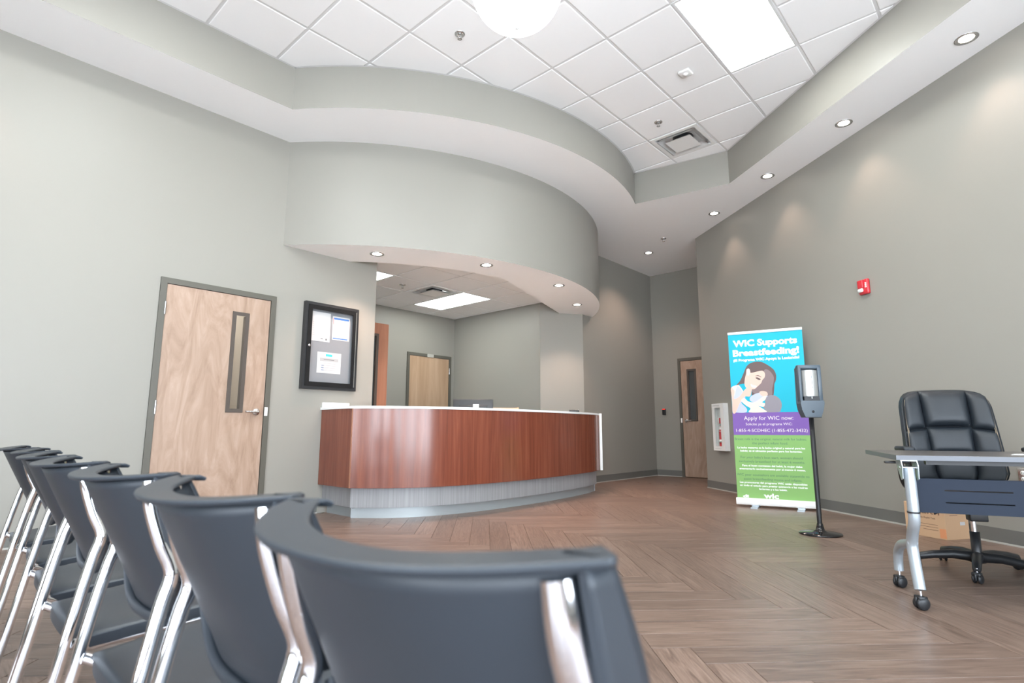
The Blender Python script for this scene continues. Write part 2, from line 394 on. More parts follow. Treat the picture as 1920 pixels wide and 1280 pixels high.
for i, (vis, dz, c, kind, polys, wq) in enumerate(planks):
    ang = D2R(45 if kind == 0 else 135)
    if i < 298 and not vis:
        ex = Vector((math.cos(ang), math.sin(ang))); ey = Vector((-ex.y, ex.x))
        loc = [[((Vector(p)-c).dot(ex), (Vector(p)-c).dot(ey)) for p in q] for q in polys]
        whole = len(polys) == 1 and len(polys[0]) == 4 and all((Vector(polys[0][j])-Vector(wq[j])).length < 1e-6 for j in range(4))
        if whole:
            if full is None: full = plank_mesh([[(-PLEN/2+GAP, -PW/2+GAP), (PLEN/2-GAP, -PW/2+GAP), (PLEN/2-GAP, PW/2-GAP), (-PLEN/2+GAP, PW/2-GAP)]]).mesh('plank')
            me = full
        else: me = plank_mesh(loc).mesh('plank')
        o = bpy.data.objects.new('plank', me); COL.objects.link(o); o.parent = floor; o.location = (c.x, c.y, 0); o.rotation_euler = (0, 0, ang)
    else:
        m_ = plank_mesh(polys); rest.add(m_.v, m_.f, M_PLANK)
rp = rest.build('plank', floor); rp['kind'] = 'stuff'

# ------------------------------------------------------------------ baseboards
def baseboard(name, p, q, n, h=.112):
    """p->q along a wall, n = direction into the room"""
    p, q, n = Vector(p), Vector(q), Vector(n)
    a = [p, q, q+n*.008, p+n*.008]; b = [p, q, q+n*.016, p+n*.016]
    mb = MB(); mb.prism([tuple(v) for v in a], .012, h, M_BASE); mb.prism([tuple(v) for v in b], 0, .012, M_COVE)
    return struct(mb.build(name))
baseboard('baseboard_left', (XW, YS), (XW, DY0), (1, 0)); baseboard('baseboard_left', (XW, DY1), (XW, 3.0), (1, 0))
baseboard('baseboard_corridor', (XF, 7.45), (XF, YF), (1, 0))
baseboard('baseboard_far', (XF, YF), (DFX, YF), (0, -1))
baseboard('baseboard_right', rw(0), rw(SE), RN)
baseboard('baseboard_south', (XW, YS), (XE, YS), (0, 1)); baseboard('baseboard_east', (XE, YS), (XE, YE), (-1, 0))

# ------------------------------------------------------------------ doors
def lever(parent, x, z, sgn, y0):
    """lever set on a leaf; sgn = direction the lever points"""
    h = MB(); h.lathe([(0, -.004), (.030, -.004), (.033, .002), (.033, .012), (0, .012)], M_STEEL, 24, (x, y0-.008, z), 'y')
    h.tube([(x, y0, z), (x, y0-.05, z)], .011, M_STEEL, 12)
    h.tube([(x, y0-.05, z), (x+sgn*.03, y0-.055, z), (x+sgn*.115, y0-.052, z)], [.012, .011, .009], M_STEEL, 12)
    return h.build('lever_handle', parent)
def make_door(n, loc, rz, ow, leafm, hinge, lite=None, glassm=None, far=False):
    """local x = outer frame 0..ow, room at -y. hinge 'l'/'r'. lite = (x0,x1,z0,z1) outer size of the glass frame"""
    r = sempty('door_%d' % n, loc, rz); F = .05; H = 2.14
    f = MB(); f.box(0, F, -.022, .10, 0, H, M_FRAME).box(ow-F, ow, -.022, .10, 0, H, M_FRAME).box(F, ow-F, -.022, .10, H-F, H, M_FRAME); f.build('door_frame', r)
    x0, x1, z1 = F+.004, ow-F-.004, H-F-.004; ya, yb = -.012, .033
    lf = MB()
    if lite:
        a, b, c, d = lite; a2, b2, c2, d2 = a+.02, b-.02, c+.02, d-.02
        lf.box(x0, a2, ya, yb, .01, z1, leafm).box(b2, x1, ya, yb, .01, z1, leafm).box(a2, b2, ya, yb, .01, c2, leafm).box(a2, b2, ya, yb, d2, z1, leafm)
    else: lf.box(x0, x1, ya, yb, .01, z1, leafm)
    leaf = lf.build('door_leaf', r)
    if lite:
        g = MB(); w_ = .034
        for sy, s2 in ((ya-.010, ya+.001),):
            g.box(a, a+w_, sy, s2, c, d, M_LITE).box(b-w_, b, sy, s2, c, d, M_LITE).box(a+w_, b-w_, sy, s2, c, c+w_, M_LITE).box(a+w_, b-w_, sy, s2, d-w_, d, M_LITE)
        g.box(a+w_-.004, a+w_, ya, yb, c+w_, d-w_, M_LITE).box(b-w_, b-w_+.004, ya, yb, c+w_, d-w_, M_LITE)
        g.build('glass_frame', leaf)
        MB().box(a+w_-.002, b-w_+.002, .008, .012, c+w_-.002, d-w_+.002, glassm).build('glass_pane', leaf)
    lx = x1-.07 if hinge == 'l' else x0+.07
    lever(leaf, lx, 1.0, -1 if hinge == 'l' else 1, ya)
    for z in (.26, 1.02, 1.87):
        hx = x0-.006 if hinge == 'l' else x1+.006
        MB().tube([(hx, -.026, z-.055), (hx, -.026, z+.055)], .008, M_STEEL, 10).build('hinge', r)
    sx = x1+.02 if hinge == 'l' else x0-.02
    MB().box(sx-.014, sx+.016, -.0245, -.021, .965, 1.045, M_WPL if not far else M_WHITE).build('strike_plate', r)
    return r
make_door(1, (XW, DY0, 0), D2R(90), DY1-DY0, M_MAPLE, 'l', (.612, .765, .99, 1.93), M_GLASSD)
make_door(2, (DFX, YF, 0), 0, 1.015, M_MAPLE, 'r', (.17, .345, .99, 1.93), mat('dark_door_glass', (.055, .06, .058), .08), True)
d3 = make_door(3, (XR, RD0, 0), D2R(90), RD1-RD0, M_MAPLE2, 'r')
MB().box(.42, .56, -.030, -.022, 2.085, 2.14, M_COVE).build('door_closer_bracket', d3)
# reddish door leaf standing open inside the reception
od = thing('open_door', 'reddish-brown wooden door leaf standing open behind the counter', 'door', (-5.77, 4.05, 0), D2R(90))
lf = MB(); lf.box(-.91, -.28, 0, .045, .01, 2.13, M_CHERRYD).box(-.16, 0, 0, .045, .01, 2.13, M_CHERRYD).box(-.28, -.16, 0, .045, .01, 1.0, M_CHERRYD).box(-.28, -.16, 0, .045, 1.98, 2.13, M_CHERRYD)
lf = lf.build('door_leaf', od)
MB().box(-.295, -.265, -.01, .0, .985, 1.995, M_LITE).box(-.18, -.145, -.01, 0, .985, 1.995, M_LITE).box(-.265, -.18, -.01, 0, .985, 1.015, M_LITE).box(-.265, -.18, -.01, 0, 1.965, 1.995, M_LITE).build('glass_frame', lf)
MB().box(-.27, -.17, .02, .024, 1.0, 1.98, MATS['dark_door_glass']).build('glass_pane', lf)
lever(lf, -.06, 1.0, -1, 0)

# ------------------------------------------------------------------ ceiling, coffer, bulkhead
coffer_arc = arc(-6.791, 5.057, 3.477, -55.0, 21.7, 40)
coffer_arc[0] = (-4.804, 2.205)
s6 = (-2.385, 6.561)
s7 = (s6[0]+RD.x*5.9, s6[1]+RD.y*5.9)
COF = [(-4.804, -2.9)]+coffer_arc+[s6, (s7[0], s7[1]), (s7[0], -2.9)]
outer = [(XW, YS), (XW, 2.47)]+[(XW, 3.0), (XF-.6, 7.0), (XF, 7.6), (XF, YF), (-3.45, YF), (-3.45, 8.187+.12), (RW0.x, RW0.y), (XE, YE), (XE, YS)]
outer[0] = (XW-.03, YS-.03); outer[-1] = (XE+.03, YS-.03)
ceil = MB(); ceil.box(XR-.1, XE+.1, YS-.1, YF+.1, ZC+.06, ZC+.12, M_SOF); ceiling = struct(ceil.build('ceiling'))
sof = MB(); tri = tessellate_polygon([[Vector((*p, 0)) for p in outer], [Vector((*p, 0)) for p in COF]]); pts = outer+COF
fs = []
for t in tri:
    a, b, c = [pts[i] for i in t]
    fs.append(t if (b[0]-a[0])*(c[1]-a[1])-(b[1]-a[1])*(c[0]-a[0]) < 0 else (t[0], t[2], t[1]))
sof.add([(x, y, ZS) for x, y in pts], fs, M_SOF)
soffit = struct(sof.build('ceiling_soffit'))
fa = MB(); n = len(COF)
CO2 = []
for i in range(n):   # outer offset ring for a fascia with thickness
    a, b, c = Vector(COF[i-1]), Vector(COF[i]), Vector(COF[(i+1) % n])
    t1 = (b-a).normalized(); t2 = (c-b).normalized(); nn = Vector((-t1.y-t2.y, t1.x+t2.x)); nn.normalize(); CO2.append(tuple(b+nn*.05))
for i in range(n):
    j = (i+1) % n
    v = [(*COF[i], ZS-.0005), (*COF[j], ZS-.0005), (*COF[j], ZC+.06), (*COF[i], ZC+.06), (*CO2[i], ZS+.001), (*CO2[j], ZS+.001), (*CO2[j], ZC+.06), (*CO2[i], ZC+.06)]
    fa.add(v, [(0, 1, 2, 3)], M_WALL, 1 <= i < len(coffer_arc)); fa.add(v, [(7, 6, 5, 4)], M_WALL)
    fa.add(v, [(0, 4, 5, 1)], M_SOF)
struct(fa.build('trim_1'))
# wall angle that edges the tiles
wa = MB()
for i in range(n):
    j = (i+1) % n; a, b = Vector(COF[i]), Vector(COF[j]); t = (b-a).normalized(); m_ = Vector((t.y, -t.x))*-1
    m_ = -m_ if False else m_
    ins = Vector((t.y, -t.x)) if ((a+b)/2+Vector((t.y, -t.x))*.1-Vector((-1, 1.8))).length < ((a+b)/2-Vector((t.y, -t.x))*.1-Vector((-1, 1.8))).length else -Vector((t.y, -t.x))
    wa.add([(*a, ZC-.001), (*b, ZC-.001), (*(b+ins*.022), ZC-.001), (*(a+ins*.022), ZC-.001)], [(0, 1, 2, 3)], M_TEE)
struct(wa.build('trim_2'))
GX, GY, GP = -2.994, 3.244, .6096
def inside(p, poly):
    c = False; n = len(poly)
    for i in range(n):
        (x1, y1), (x2, y2) = poly[i], poly[(i+1) % n]
        if (y1 > p[1]) != (y2 > p[1]) and p[0] < (x2-x1)*(p[1]-y1)/(y2-y1)+x1: c = not c
    return c
def tile_mesh(x0, x1, y0, y1):
    mb = MB(); e = .012; b = .006
    v = [(x0+e, y0+e, .012), (x1-e, y0+e, .012), (x1-e, y1-e, .012), (x0+e, y1-e, .012), (x0+e, y0+e, .003), (x1-e, y0+e, .003), (x1-e, y1-e, .003), (x0+e, y1-e, .003),
         (x0+e+b, y0+e+b, 0), (x1-e-b, y0+e+b, 0), (x1-e-b, y1-e-b, 0), (x0+e+b, y1-e-b, 0)]
    mb.add(v, [(0, 1, 5, 4), (1, 2, 6, 5), (2, 3, 7, 6), (3, 0, 4, 7), (4, 5, 9, 8), (5, 6, 10, 9), (6, 7, 11, 10), (7, 4, 8, 11), (11, 10, 9, 8)], M_TILE)
    return mb.mesh('ceiling_tile')
TILE = tile_mesh(0, GP, 0, GP)
def troffer(name, label, x, y, z, lx, ly, group, lensm):
    t = thing(name, label, 'ceiling light', (x, y, z), 0, group)
    f = MB(); w_ = .022
    f.box(0, lx, 0, w_, 0, .02, M_TEE).box(0, lx, ly-w_, ly, 0, .02, M_TEE).box(0, w_, w_, ly-w_, 0, .02, M_TEE).box(lx-w_, lx, w_, ly-w_, 0, .02, M_TEE); f.build('frame', t)
    MB().add([(w_, w_, .008), (w_, ly-w_, .008), (lx-w_, ly-w_, .008), (lx-w_, w_, .008)], [(0, 1, 2, 3)], lensm).build('lit_lens', t)
    return t
def diffuser(label, x, y, z, group):
    t = thing('air_diffuser', label, 'vent', (x, y, z), 0, group); c = GP/2
    mdk = M_BLACK; f = MB(); e = .015
    f.box(e, GP-e, e, .06, -.004, .012, M_WPL).box(e, GP-e, GP-.06, GP-e, -.004, .012, M_WPL).box(e, .06, .06, GP-.06, -.004, .012, M_WPL).box(GP-.06, GP-e, .06, GP-.06, -.004, .012, M_WPL); f.build('frame', t)
    def cone(r0, r1, z0, z1, name):
        m = MB(); v = []
        for r, z_ in ((r0, z0), (r1, z1)): v += [(c-r, c-r, z_), (c+r, c-r, z_), (c+r, c+r, z_), (c-r, c+r, z_)]
        m.add(v, [(i, 4+i, 4+(i+1) % 4, (i+1) % 4) for i in range(4)], M_WPL); m.add(v, [(i, (i+1) % 4, 4+(i+1) % 4, 4+i) for i in range(4)], M_WPL)
        return m
    cone(.272, .236, -.002, .045, '').build('outer_cone', t)
    cone(.222, .178, -.018, .03, '').build('middle_cone', t)
    m = cone(.155, .130, -.026, -.004, ''); m.add([(c-.155, c-.155, -.026), (c-.155, c+.155, -.026), (c+.155, c+.155, -.026), (c+.155, c-.155, -.026)], [(0, 1, 2, 3)], M_WPL); m.build('centre_plate', t)
    MB().lathe([(.0, .058), (.12, .058), (.12, .02)], mdk, 24, (c, c, 0)).build('duct_neck', t)
    MB().box(.05, GP-.05, .05, GP-.05, .062, .068, M_WPL).build('back_pan', t)
    return t
lights_main = {(2, -k) for k in ()}
# light cells: (i, j0) spans j0, j0+1 along y; X index 2 -> x from -1.775
LT = [(2, 1), (2, -5), (-1, -5), (6, -3)]
lt_cells = {(i, j+k) for i, j in LT for k in (0, 1)}
vent_cell = (0, 4)
for i in range(-4, 13):
    for j in range(-12, 7):
        x0, y0 = GX+i*GP, GY+j*GP
        if not any(inside((x0+GP*a, y0+GP*b), COF) for a in (.02, .25, .5, .75, .98) for b in (.02, .25, .5, .75, .98)): continue
        if (i, j) in lt_cells or (i, j) == vent_cell: continue
        corner_in = all(inside((x0+GP*a, y0+GP*b), COF) for a in (0, 1) for b in (0, 1))
        if corner_in: me = TILE; ox, oy = x0, y0
        else:
            # trim the tile where the drywall runs straight along x or y
            a0, a1 = max(x0, -4.804), min(x0+GP, s7[0]); b0 = max(y0, -2.9)
            if a1-a0 < .04 or y0+GP-b0 < .04: continue
            me = tile_mesh(0, a1-a0, 0, y0+GP-b0); ox, oy = a0, b0
        o = bpy.data.objects.new('ceiling_tile', me); COL.objects.link(o); o.parent = ceiling; o.location = (ox, oy, ZC)
def tee(x0, x1, y0, y1, z): MB().box(x0, x1, y0, y1, z+.005, z+.03, M_TEE).build('grid_tee', ceiling)
def spans(f, lo, hi):
    out = []; st = None; t = lo
    while t < hi:
        ins = f(t)
        if ins and st is None: st = t
        if not ins and st is not None: out.append((st, t)); st = None
        t += .02
    if st is not None: out.append((st, hi))
    return out
for i in range(-4, 14):
    x = GX+i*GP
    for a, b in spans(lambda t: inside((x, t), COF), -3, 8): tee(x-.012, x+.012, a, b, ZC)
for j in range(-12, 7):
    y = GY+j*GP
    mid = [(GX+i*GP, GX+(i+1)*GP) for i, k in LT if k+1 == j]
    for a, b in spans(lambda t: inside((t, y), COF) and not any(p < t < q for p, q in mid), -5, 4): tee(a, b, y-.012, y+.012, ZC+.001)
names = ['long fluorescent ceiling panel nearest the far wall, brightly lit', 'lit fluorescent ceiling panel behind the camera above the chairs', 'lit fluorescent ceiling panel near the south-west corner', 'lit fluorescent ceiling panel near the east windows']
for (i, j), nm in zip(LT, names): troffer('fluorescent_panel', nm, GX+i*GP, GY+j*GP, ZC-.001, GP, 2*GP, 'fluorescent panels in the main ceiling', M_TUBE)
diffuser('square white air diffuser in the main tiled ceiling', GX, GY+4*GP, ZC-.001, 'square air diffusers')
# bulkhead over the counter: curved wall, ring soffit, inner lip
BC, BRo, BRi = (-7.36, 5.17), 3.32, 2.735
a_s = -math.degrees(math.acos((XW-BC[0])/BRo)); a_e = math.degrees(math.acos((XF-BC[0])/BRo))
oa = arc(*BC, BRo, a_s, a_e, 64); bk = MB()
bk.add([(x, y, ZB) for x, y in oa]+[(x, y, ZS+.02) for x, y in oa], [(i, i+1, 66+i, 65+i) for i in range(64)], M_WALL, True)
struct(bk.build('wall_bulkhead'))
ia = [p for p in arc(*BC, BRi, -46, 46, 60)]
ring = oa+[(XF-.02, 7.5), K1, K2, (-5.9, 6.9), (-5.5, 6.93)]
# soffit ring polygon: outer arc, then back along pillar and inner arc to the left wall
pin = Vector(K1); ii = [p for p in ia if p[0] > XW-.12 or p[1] > 5]
inner = [p for p in ia if (p[1] < 5 and p[0] >= XW-.13) or (p[1] >= 5 and (p[0]-K1[0])*(K2[1]-K1[1])-(p[1]-K1[1])*(K2[0]-K1[0]) > 0)]
# keep only the inner points on the room side of the pillar face
poly = oa+[K1, ]+inner[::-1]+[(XW-.13, 3.45), (XW-.13, 2.47)]
sb = MB(); tri = tessellate_polygon([[Vector((*p, 0)) for p in poly]]); fs = []
for t in tri:
    a, b, c = [poly[i] for i in t]; fs.append(t if (b[0]-a[0])*(c[1]-a[1])-(b[1]-a[1])*(c[0]-a[0]) < 0 else (t[0], t[2], t[1]))
sb.add([(x, y, ZB) for x, y in poly], fs, M_SOF)
sb.add([(x, y, ZB) for x, y in inner]+[(x, y, ZR+.05) for x, y in inner], [(len(inner)+i, len(inner)+i+1, i+1, i) for i in range(len(inner)-1)], M_SOF, True)
struct(sb.build('ceiling_bulkhead'))
# reception tile ceiling
rc = MB(); rc.prism([(XR, 2.42), (-5.54, 2.42), (-5.54, 3.2)]+[p for p in arc(*BC, 3.0, -38, 42, 20)]+[(-5.54, YR), (XR, YR)], ZR+.06, ZR+.1, M_SOF); rceil = struct(rc.build('ceiling_reception'))
RX, RY = -5.96, 5.48
rlt = {(-2, 0), (-1, 0), (-2, -3), (-1, -3)}; rv = (-1, -1)
for i in range(-3, 3):
    for j in range(-6, 3):
        x0, y0 = RX+i*GP, RY+j*GP; x1, y1 = x0+GP, y0+GP
        if (i, j) in rlt or (i, j) == rv: continue
        x0, y0, y1 = max(x0, XR), max(y0, 2.42), min(y1, YR)
        if y1-y0 < .04 or x1-x0 < .04: continue
        if min(math.hypot(px-BC[0], py-BC[1]) for px in (x0, x1) for py in (y0, y1)) > BRi: continue
        if x0 > -5.45 and y0 < 3.3: continue
        dy_ = max(abs(y0-BC[1]), abs(y1-BC[1]))
        x1 = min(x1, BC[0]+math.sqrt(max(0, 3.27**2-dy_**2)))
        if x1-x0 < .04: continue
        o = bpy.data.objects.new('ceiling_tile', tile_mesh(0, x1-x0, 0, y1-y0)); COL.objects.link(o); o.parent = rceil; o.location = (x0, y0, ZR)
def inrec(x, y): return XR < x and 2.42 < y < YR and math.hypot(x-BC[0], y-BC[1]) < 3.1 and not (x > -5.5 and y < 3.62)
def rspans(f, lo, hi): return spans(f, lo, hi)
for i in range(-2, 3):
    for a, b in spans(lambda t: inrec(RX+i*GP, t) and not (i == -1 and (RY < t < RY+GP or RY-3*GP < t < RY-2*GP)), 2.42, YR): MB().box(RX+i*GP-.012, RX+i*GP+.012, a, b, ZR+.005, ZR+.03, M_TEE).build('grid_tee', rceil)
for j in range(-5, 3):
    for a, b in spans(lambda t: inrec(t, RY+j*GP), XR+.001, -4): MB().box(a, b, RY+j*GP-.012, RY+j*GP+.012, ZR+.006, ZR+.03, M_TEE).build('grid_tee', rceil)
M_TUBE2 = emis('lit_reception_lens', (.96, 1.0, .95), 6.5)
troffer('fluorescent_panel', 'lit ceiling panel in the reception ceiling, beside the small air diffuser', RX-2*GP, RY, ZR-.001, 2*GP, GP, 'lit panels in the reception ceiling', M_TUBE2)
troffer('fluorescent_panel', 'lit reception ceiling panel half hidden behind the left wall end', RX-2*GP, RY-3*GP, ZR-.001, 2*GP, GP, 'lit panels in the reception ceiling', M_TUBE2)
diffuser('grey-looking square air diffuser in the reception ceiling', RX-GP, RY-GP, ZR-.001, 'square air diffusers')
# corridor light behind the left door
troffer('fluorescent_panel', 'lit ceiling panel in the corridor behind the left door', -6.4, 1.0, 2.68, GP, 2*GP, None, emis('lit_corridor_lens', (1, .97, .93), 7))

# ------------------------------------------------------------------ pendant globe
pg = thing('pendant_globe_lamp', 'large round white opal pendant lamp hanging below the tiled ceiling', 'lamp', (-1.70, 1.90, 3.083))
R = .236; MB().lathe([(0.0, -R)]+[(R*math.sin(D2R(a)), -R*math.cos(D2R(a))) for a in range(6, 160, 6)]+[(.07, R*.94)], M_GLOBE, 48).build('opal_bowl', pg)
MB().lathe([(0, -R-.012), (.010, -R-.010), (.013, -R-.003), (.013, -R+.004)], M_WPL, 16).build('finial', pg)
MB().lathe([(.075, R*.90), (.08, R*1.02), (.02, R*1.12), (.008, R*1.13)], M_STEEL, 24).build('cap', pg)
MB().tube([(0, 0, R), (0, 0, ZC-3.083-.01)], .007, M_STEEL, 10).build('stem', pg)
MB().lathe([(.012, ZC-3.083-.03), (.06, ZC-3.083-.015), (.065, ZC-3.083)], M_STEEL, 24).build('canopy', pg)

# ------------------------------------------------------------------ downlights
def downlight(x, y, z, label, group, r=.058, power=SPOT*.3, size=86, tilt=None):
    t = thing('recessed_downlight', label, 'downlight', (x, y, z), 0, group)
    MB().lathe([(r+.018, 0), (r+.018, -.004), (r, -.005), (r-.006, .0), (r-.008, -.0008)], M_STEEL, 32).build('trim_ring', t)
    MB().lathe([(0, -.0015), (r-.008, -.0015)], M_LAMP, 32).add([], [], M_LAMP).build('lit_lens', t)
    l = bpy.data.lights.new('lamp', 'SPOT'); l.energy = power; l.color = (1, .70, .56); l.spot_size = D2R(size); l.spot_blend = .7; l.shadow_soft_size = .04
    o = bpy.data.objects.new('lamp', l); COL.objects.link(o); o.parent = t; o.location = (0, 0, -.02)
    return t
where = ['nearest the right edge of the picture', 'second from the right edge, above the fire alarm', 'third from the right edge, by the coffer corner', 'above the right wall\'s far corner', 'at the far end, deep in the corridor corner']
for (x, y), s in zip([(-.038, 5.226), (-1.025, 5.958), (-1.973, 6.663), (-2.916, 7.374), (-4.463, 8.348)], where):
    downlight(x, y, ZS, 'round recessed downlight in the high soffit, '+s, 'downlights along the right wall', power=SPOT*(1.2 if y > 8 else .3), size=120 if y > 8 else 86)
where = ['leftmost, near the left wall end', 'second from the left', 'third from the left', 'rightmost and smallest']
for (x, y), s in zip([(-4.953, 3.293), (-4.377, 4.371), (-4.32, 5.648), (-4.811, 6.731)], where):
    downlight(x, y, ZB, 'round recessed downlight under the curved bulkhead, '+s, 'downlights above the counter', power=SPOT*(2.2 if 4 < y < 6 else 1.2), size=105)
# downlight out of view on the left soffit that lights the top of the left wall
downlight(-5.12, -.05, ZS, 'round recessed downlight in the soffit over the left wall', 'downlights along the left wall')

# ------------------------------------------------------------------ ceiling devices
def sprinkler(x, y, z, label):
    t = thing('sprinkler_head', label, 'sprinkler', (x, y, z), 0, 'sprinkler heads')
    MB().lathe([(.045, 0), (.044, -.006), (.028, -.010), (.014, -.006)], M_STEEL, 24).build('escutcheon', t)
    b = MB(); b.tube([(0, 0, 0), (0, 0, -.02)], .012, M_STEEL, 10); b.tube([(-.012, 0, -.018), (-.016, 0, -.035), (0, 0, -.048)], .004, M_STEEL, 6); b.tube([(.012, 0, -.018), (.016, 0, -.035), (0, 0, -.048)], .004, M_STEEL, 6); b.build('head_body', t)
    MB().lathe([(0, -.052), (.02, -.050), (.02, -.048), (0, -.048)], M_STEEL, 12).build('deflector', t)
sprinkler(-3.295, 2.94, ZC, 'small metal sprinkler head in the tiles left of the globe lamp')
sprinkler(-2.70, 5.39, ZC, 'small metal sprinkler head in the tile beside the air diffuser')
sprinkler(-3.93, 7.851, ZS, 'small metal sprinkler head in the smooth soffit near the far corner')
sprinkler(-6.28, 4.61, ZR, 'small metal sprinkler head in the reception ceiling')
t = thing('ceiling_sensor', 'small white square sensor on a ceiling tile beside the long light', 'sensor', (-2.08, 4.757, ZC))
MB().bbox(-.055, .055, -.055, .055, -.022, 0, M_WPL, .008).build('housing', t); MB().lathe([(0, -.036), (.018, -.033), (.026, -.022)], M_WPL, 20).build('lens', t)

# ------------------------------------------------------------------ reception counter
front = spline([(-4.82, 3.0), (-4.53, 3.27), (-4.315, 3.68), (-4.205, 4.25), (-4.185, 4.98), (-4.235, 5.70), (-4.34, 6.35), (-4.44, 6.68)], 10)
def offs(line, d):
    out = []
    for i, p in enumerate(line):
        a = Vector(line[max(i-1, 0)]); b = Vector(line[min(i+1, len(line)-1)]); t = (b-a).normalized(); nn = Vector((-t.y, t.x)); q = Vector(p)+nn*d; out.append((q.x, q.y))
    return out
rc_ = thing('reception_counter', 'curved reception counter with cherry wood front, white top and grey base', 'counter')
def wallband(name, line, z0, z1, th, m, end=None):
    """vertical curved panel, th = thickness inward"""
    inn = offs(line, th); N = len(line); mb = MB()
    v = [(*p, z0) for p in line]+[(*p, z1) for p in line]+[(*p, z0) for p in inn]+[(*p, z1) for p in inn]
    mb.add(v, [(i, i+1, N+i+1, N+i) for i in range(N-1)], m, True)
    mb.add(v, [(2*N+i+1, 2*N+i, 3*N+i, 3*N+i+1) for i in range(N-1)], m, True)
    mb.add(v, [(N+i, N+i+1, 3*N+i+1, 3*N+i) for i in range(N-1)]+[(2*N+i, 2*N+i+1, i+1, i) for i in range(N-1)]+[(2*N, 0, N, 3*N), (N-1, 3*N-1, 4*N-1, 2*N-1)], m)
    return mb.build(name, rc_)
wallband('front_panel', front, .285, 1.038, .03, M_CHERRY)
MB().box(XW+.005, -4.822, 3.0, 3.03, .285, 1.038, M_CHERRY).build('side_panel', rc_)
MB().box(-4.826, -4.816, 2.995, 3.006, .285, 1.038, M_CHERRYD).build('corner_strip', rc_)
wallband('lower_band', offs(front, .05), .10, .285, .02, M_GREYLAM)
MB().box(XW+.002, -4.84, 3.055, 3.075, .10, .285, M_GREYLAM).build('lower_band_side', rc_)
wallband('kick_plate', offs(front, .09), 0, .10, .015, M_KICK)
MB().box(XW+.03, -4.87, 3.10, 3.115, 0, .10, M_KICK).build('kick_plate_side', rc_)
MB().box(XW+.02, -4.85, 3.07, 3.12, .092, .10, M_GREYLAM).build('band_underside', rc_)
tl = [(XW+.002, 2.985), (-4.83, 2.985)]+offs(front, -.012)[1:]
ti = offs(front, .36)
ti = [p for p in ti if p[1] > 3.42]
MB().prism(tl+ti[::-1]+[(-5.0, 3.36), (XW+.002, 3.36)], 1.038, 1.062, M_WHITE).build('counter_top', rc_)
MB().box(XW+.002, XW+.022, 3.0, 3.31, 1.062, 1.115, M_WHITE).build('backsplash', rc_)
# white waterfall end slab running back to the pillar
e0 = Vector(front[-1]); e1 = Vector((-5.19, 7.26)); t = (e1-e0).normalized(); nn = Vector((-t.y, t.x))
q = [e0-nn*.035+Vector((.012, 0)), e1-nn*.035, e1, e0+Vector((.012, 0))]
MB().prism([tuple(p) for p in q], .285, 1.062, M_WHITE).build('end_slab', rc_)
e2 = e1-t*.22; q = [e0-nn*.035+Vector((.012, 0)), e2-nn*.035, e2, e0+Vector((.012, 0))]
MB().prism([tuple(Vector(p)+Vector((-.115, -.035))) for p in q], 0, .285, M_GREYLAM).build('end_base', rc_)
# work surface behind
w1 = offs(front, .34)[4:-2]; w2 = [p for p in offs(front, .95) if p[1] > 3.6][:-2]
MB().prism(w1+w2[::-1], .72, .75, M_WHITE).build('work_surface', rc_)
MB().prism([tuple(Vector(p)) for p in offs(front, .36)[6:-4]]+[tuple(p) for p in offs(front, .345)[6:-4]][::-1], .0, .72, M_GREYLAM).build('inner_panel', rc_)
for p in (w2[4], w2[len(w2)//2], w2[-4]): MB().box(p[0]+.02, p[0]+.07, p[1]-.025, p[1]+.025, 0, .72, M_GREYLAM).build('support_leg', rc_)

# things on the counter
mon = thing('computer_monitor', 'dark computer monitor seen from behind over the counter', 'monitor', (-4.60, 4.40, .75), D2R(45))
MB().bbox(-.225, .225, -.018, .012, .12, .425, M_INK if False else M_BLACK, .006).build('screen_housing', mon)
MB().bbox(-.16, .16, -.03, -.018, .17, .36, M_BLACK, .008).build('rear_cover', mon)
MB().box(-.03, .03, -.045, -.02, .01, .30, M_BLACK).build('stand_neck', mon)
MB().bbox(-.11, .11, -.09, .07, 0, .014, M_BLACK, .005).build('stand_base', mon)
MB().box(.0, .065, -.034, -.0305, .30, .37, M_WPL).build('label_plate', mon)
wb = thing('wooden_tray', 'low pale wooden box on the desk right of the monitor', 'box', (-5.0, 5.30, .75), D2R(55))
MB().box(-.20, .20, -.10, -.085, 0, .362, M_WOODL).build('front_board', wb); MB().box(-.20, .20, .085, .10, 0, .362, M_WOODL).build('rear_board', wb)
MB().box(-.20, -.185, -.085, .085, 0, .362, M_WOODL).build('side_board', wb); MB().box(.185, .20, -.085, .085, 0, .37, M_WOODL).build('side_board', wb); MB().box(-.185, .185, -.085, .085, 0, .012, M_WOODL).build('bottom_board', wb)
pr = thing('desk_printer', 'small white printer behind the left part of the counter', 'printer', (-5.02, 3.90, .75), D2R(45))
MB().bbox(-.15, .02, -.12, .12, 0, .315, M_WPL, .02).build('printer_body', pr); MB().bbox(.02, .14, -.10, .10, 0, .29, M_WPL, .01).build('paper_tray', pr)
MB().box(.03, .20, -.08, .08, .292, .296, M_PAPER).build('paper_sheet', pr)
st = thing('card_terminal', 'small black card terminal on the right end of the white counter top', 'terminal', (-4.50, 6.20, 1.063), D2R(50))
MB().bbox(-.075, .055, -.03, .03, 0, .035, M_BLACK, .006).build('terminal_body', st); MB().bbox(-.07, .0, -.02, .02, .035, .042, M_INK, .002).build('keypad', st)
sd = thing('pen_cup', 'tiny dark object beside the card terminal on the counter end', 'holder', (-4.53, 6.32, 1.063), 0)
MB().lathe([(0, 0), (.014, 0), (.016, .028), (.013, .028), (.012, .003), (0, .003)], M_BLACK, 16).build('cup', sd); MB().tube([(0, 0, .004), (.006, .004, .05)], .003, M_STEEL, 6).build('pen', sd)

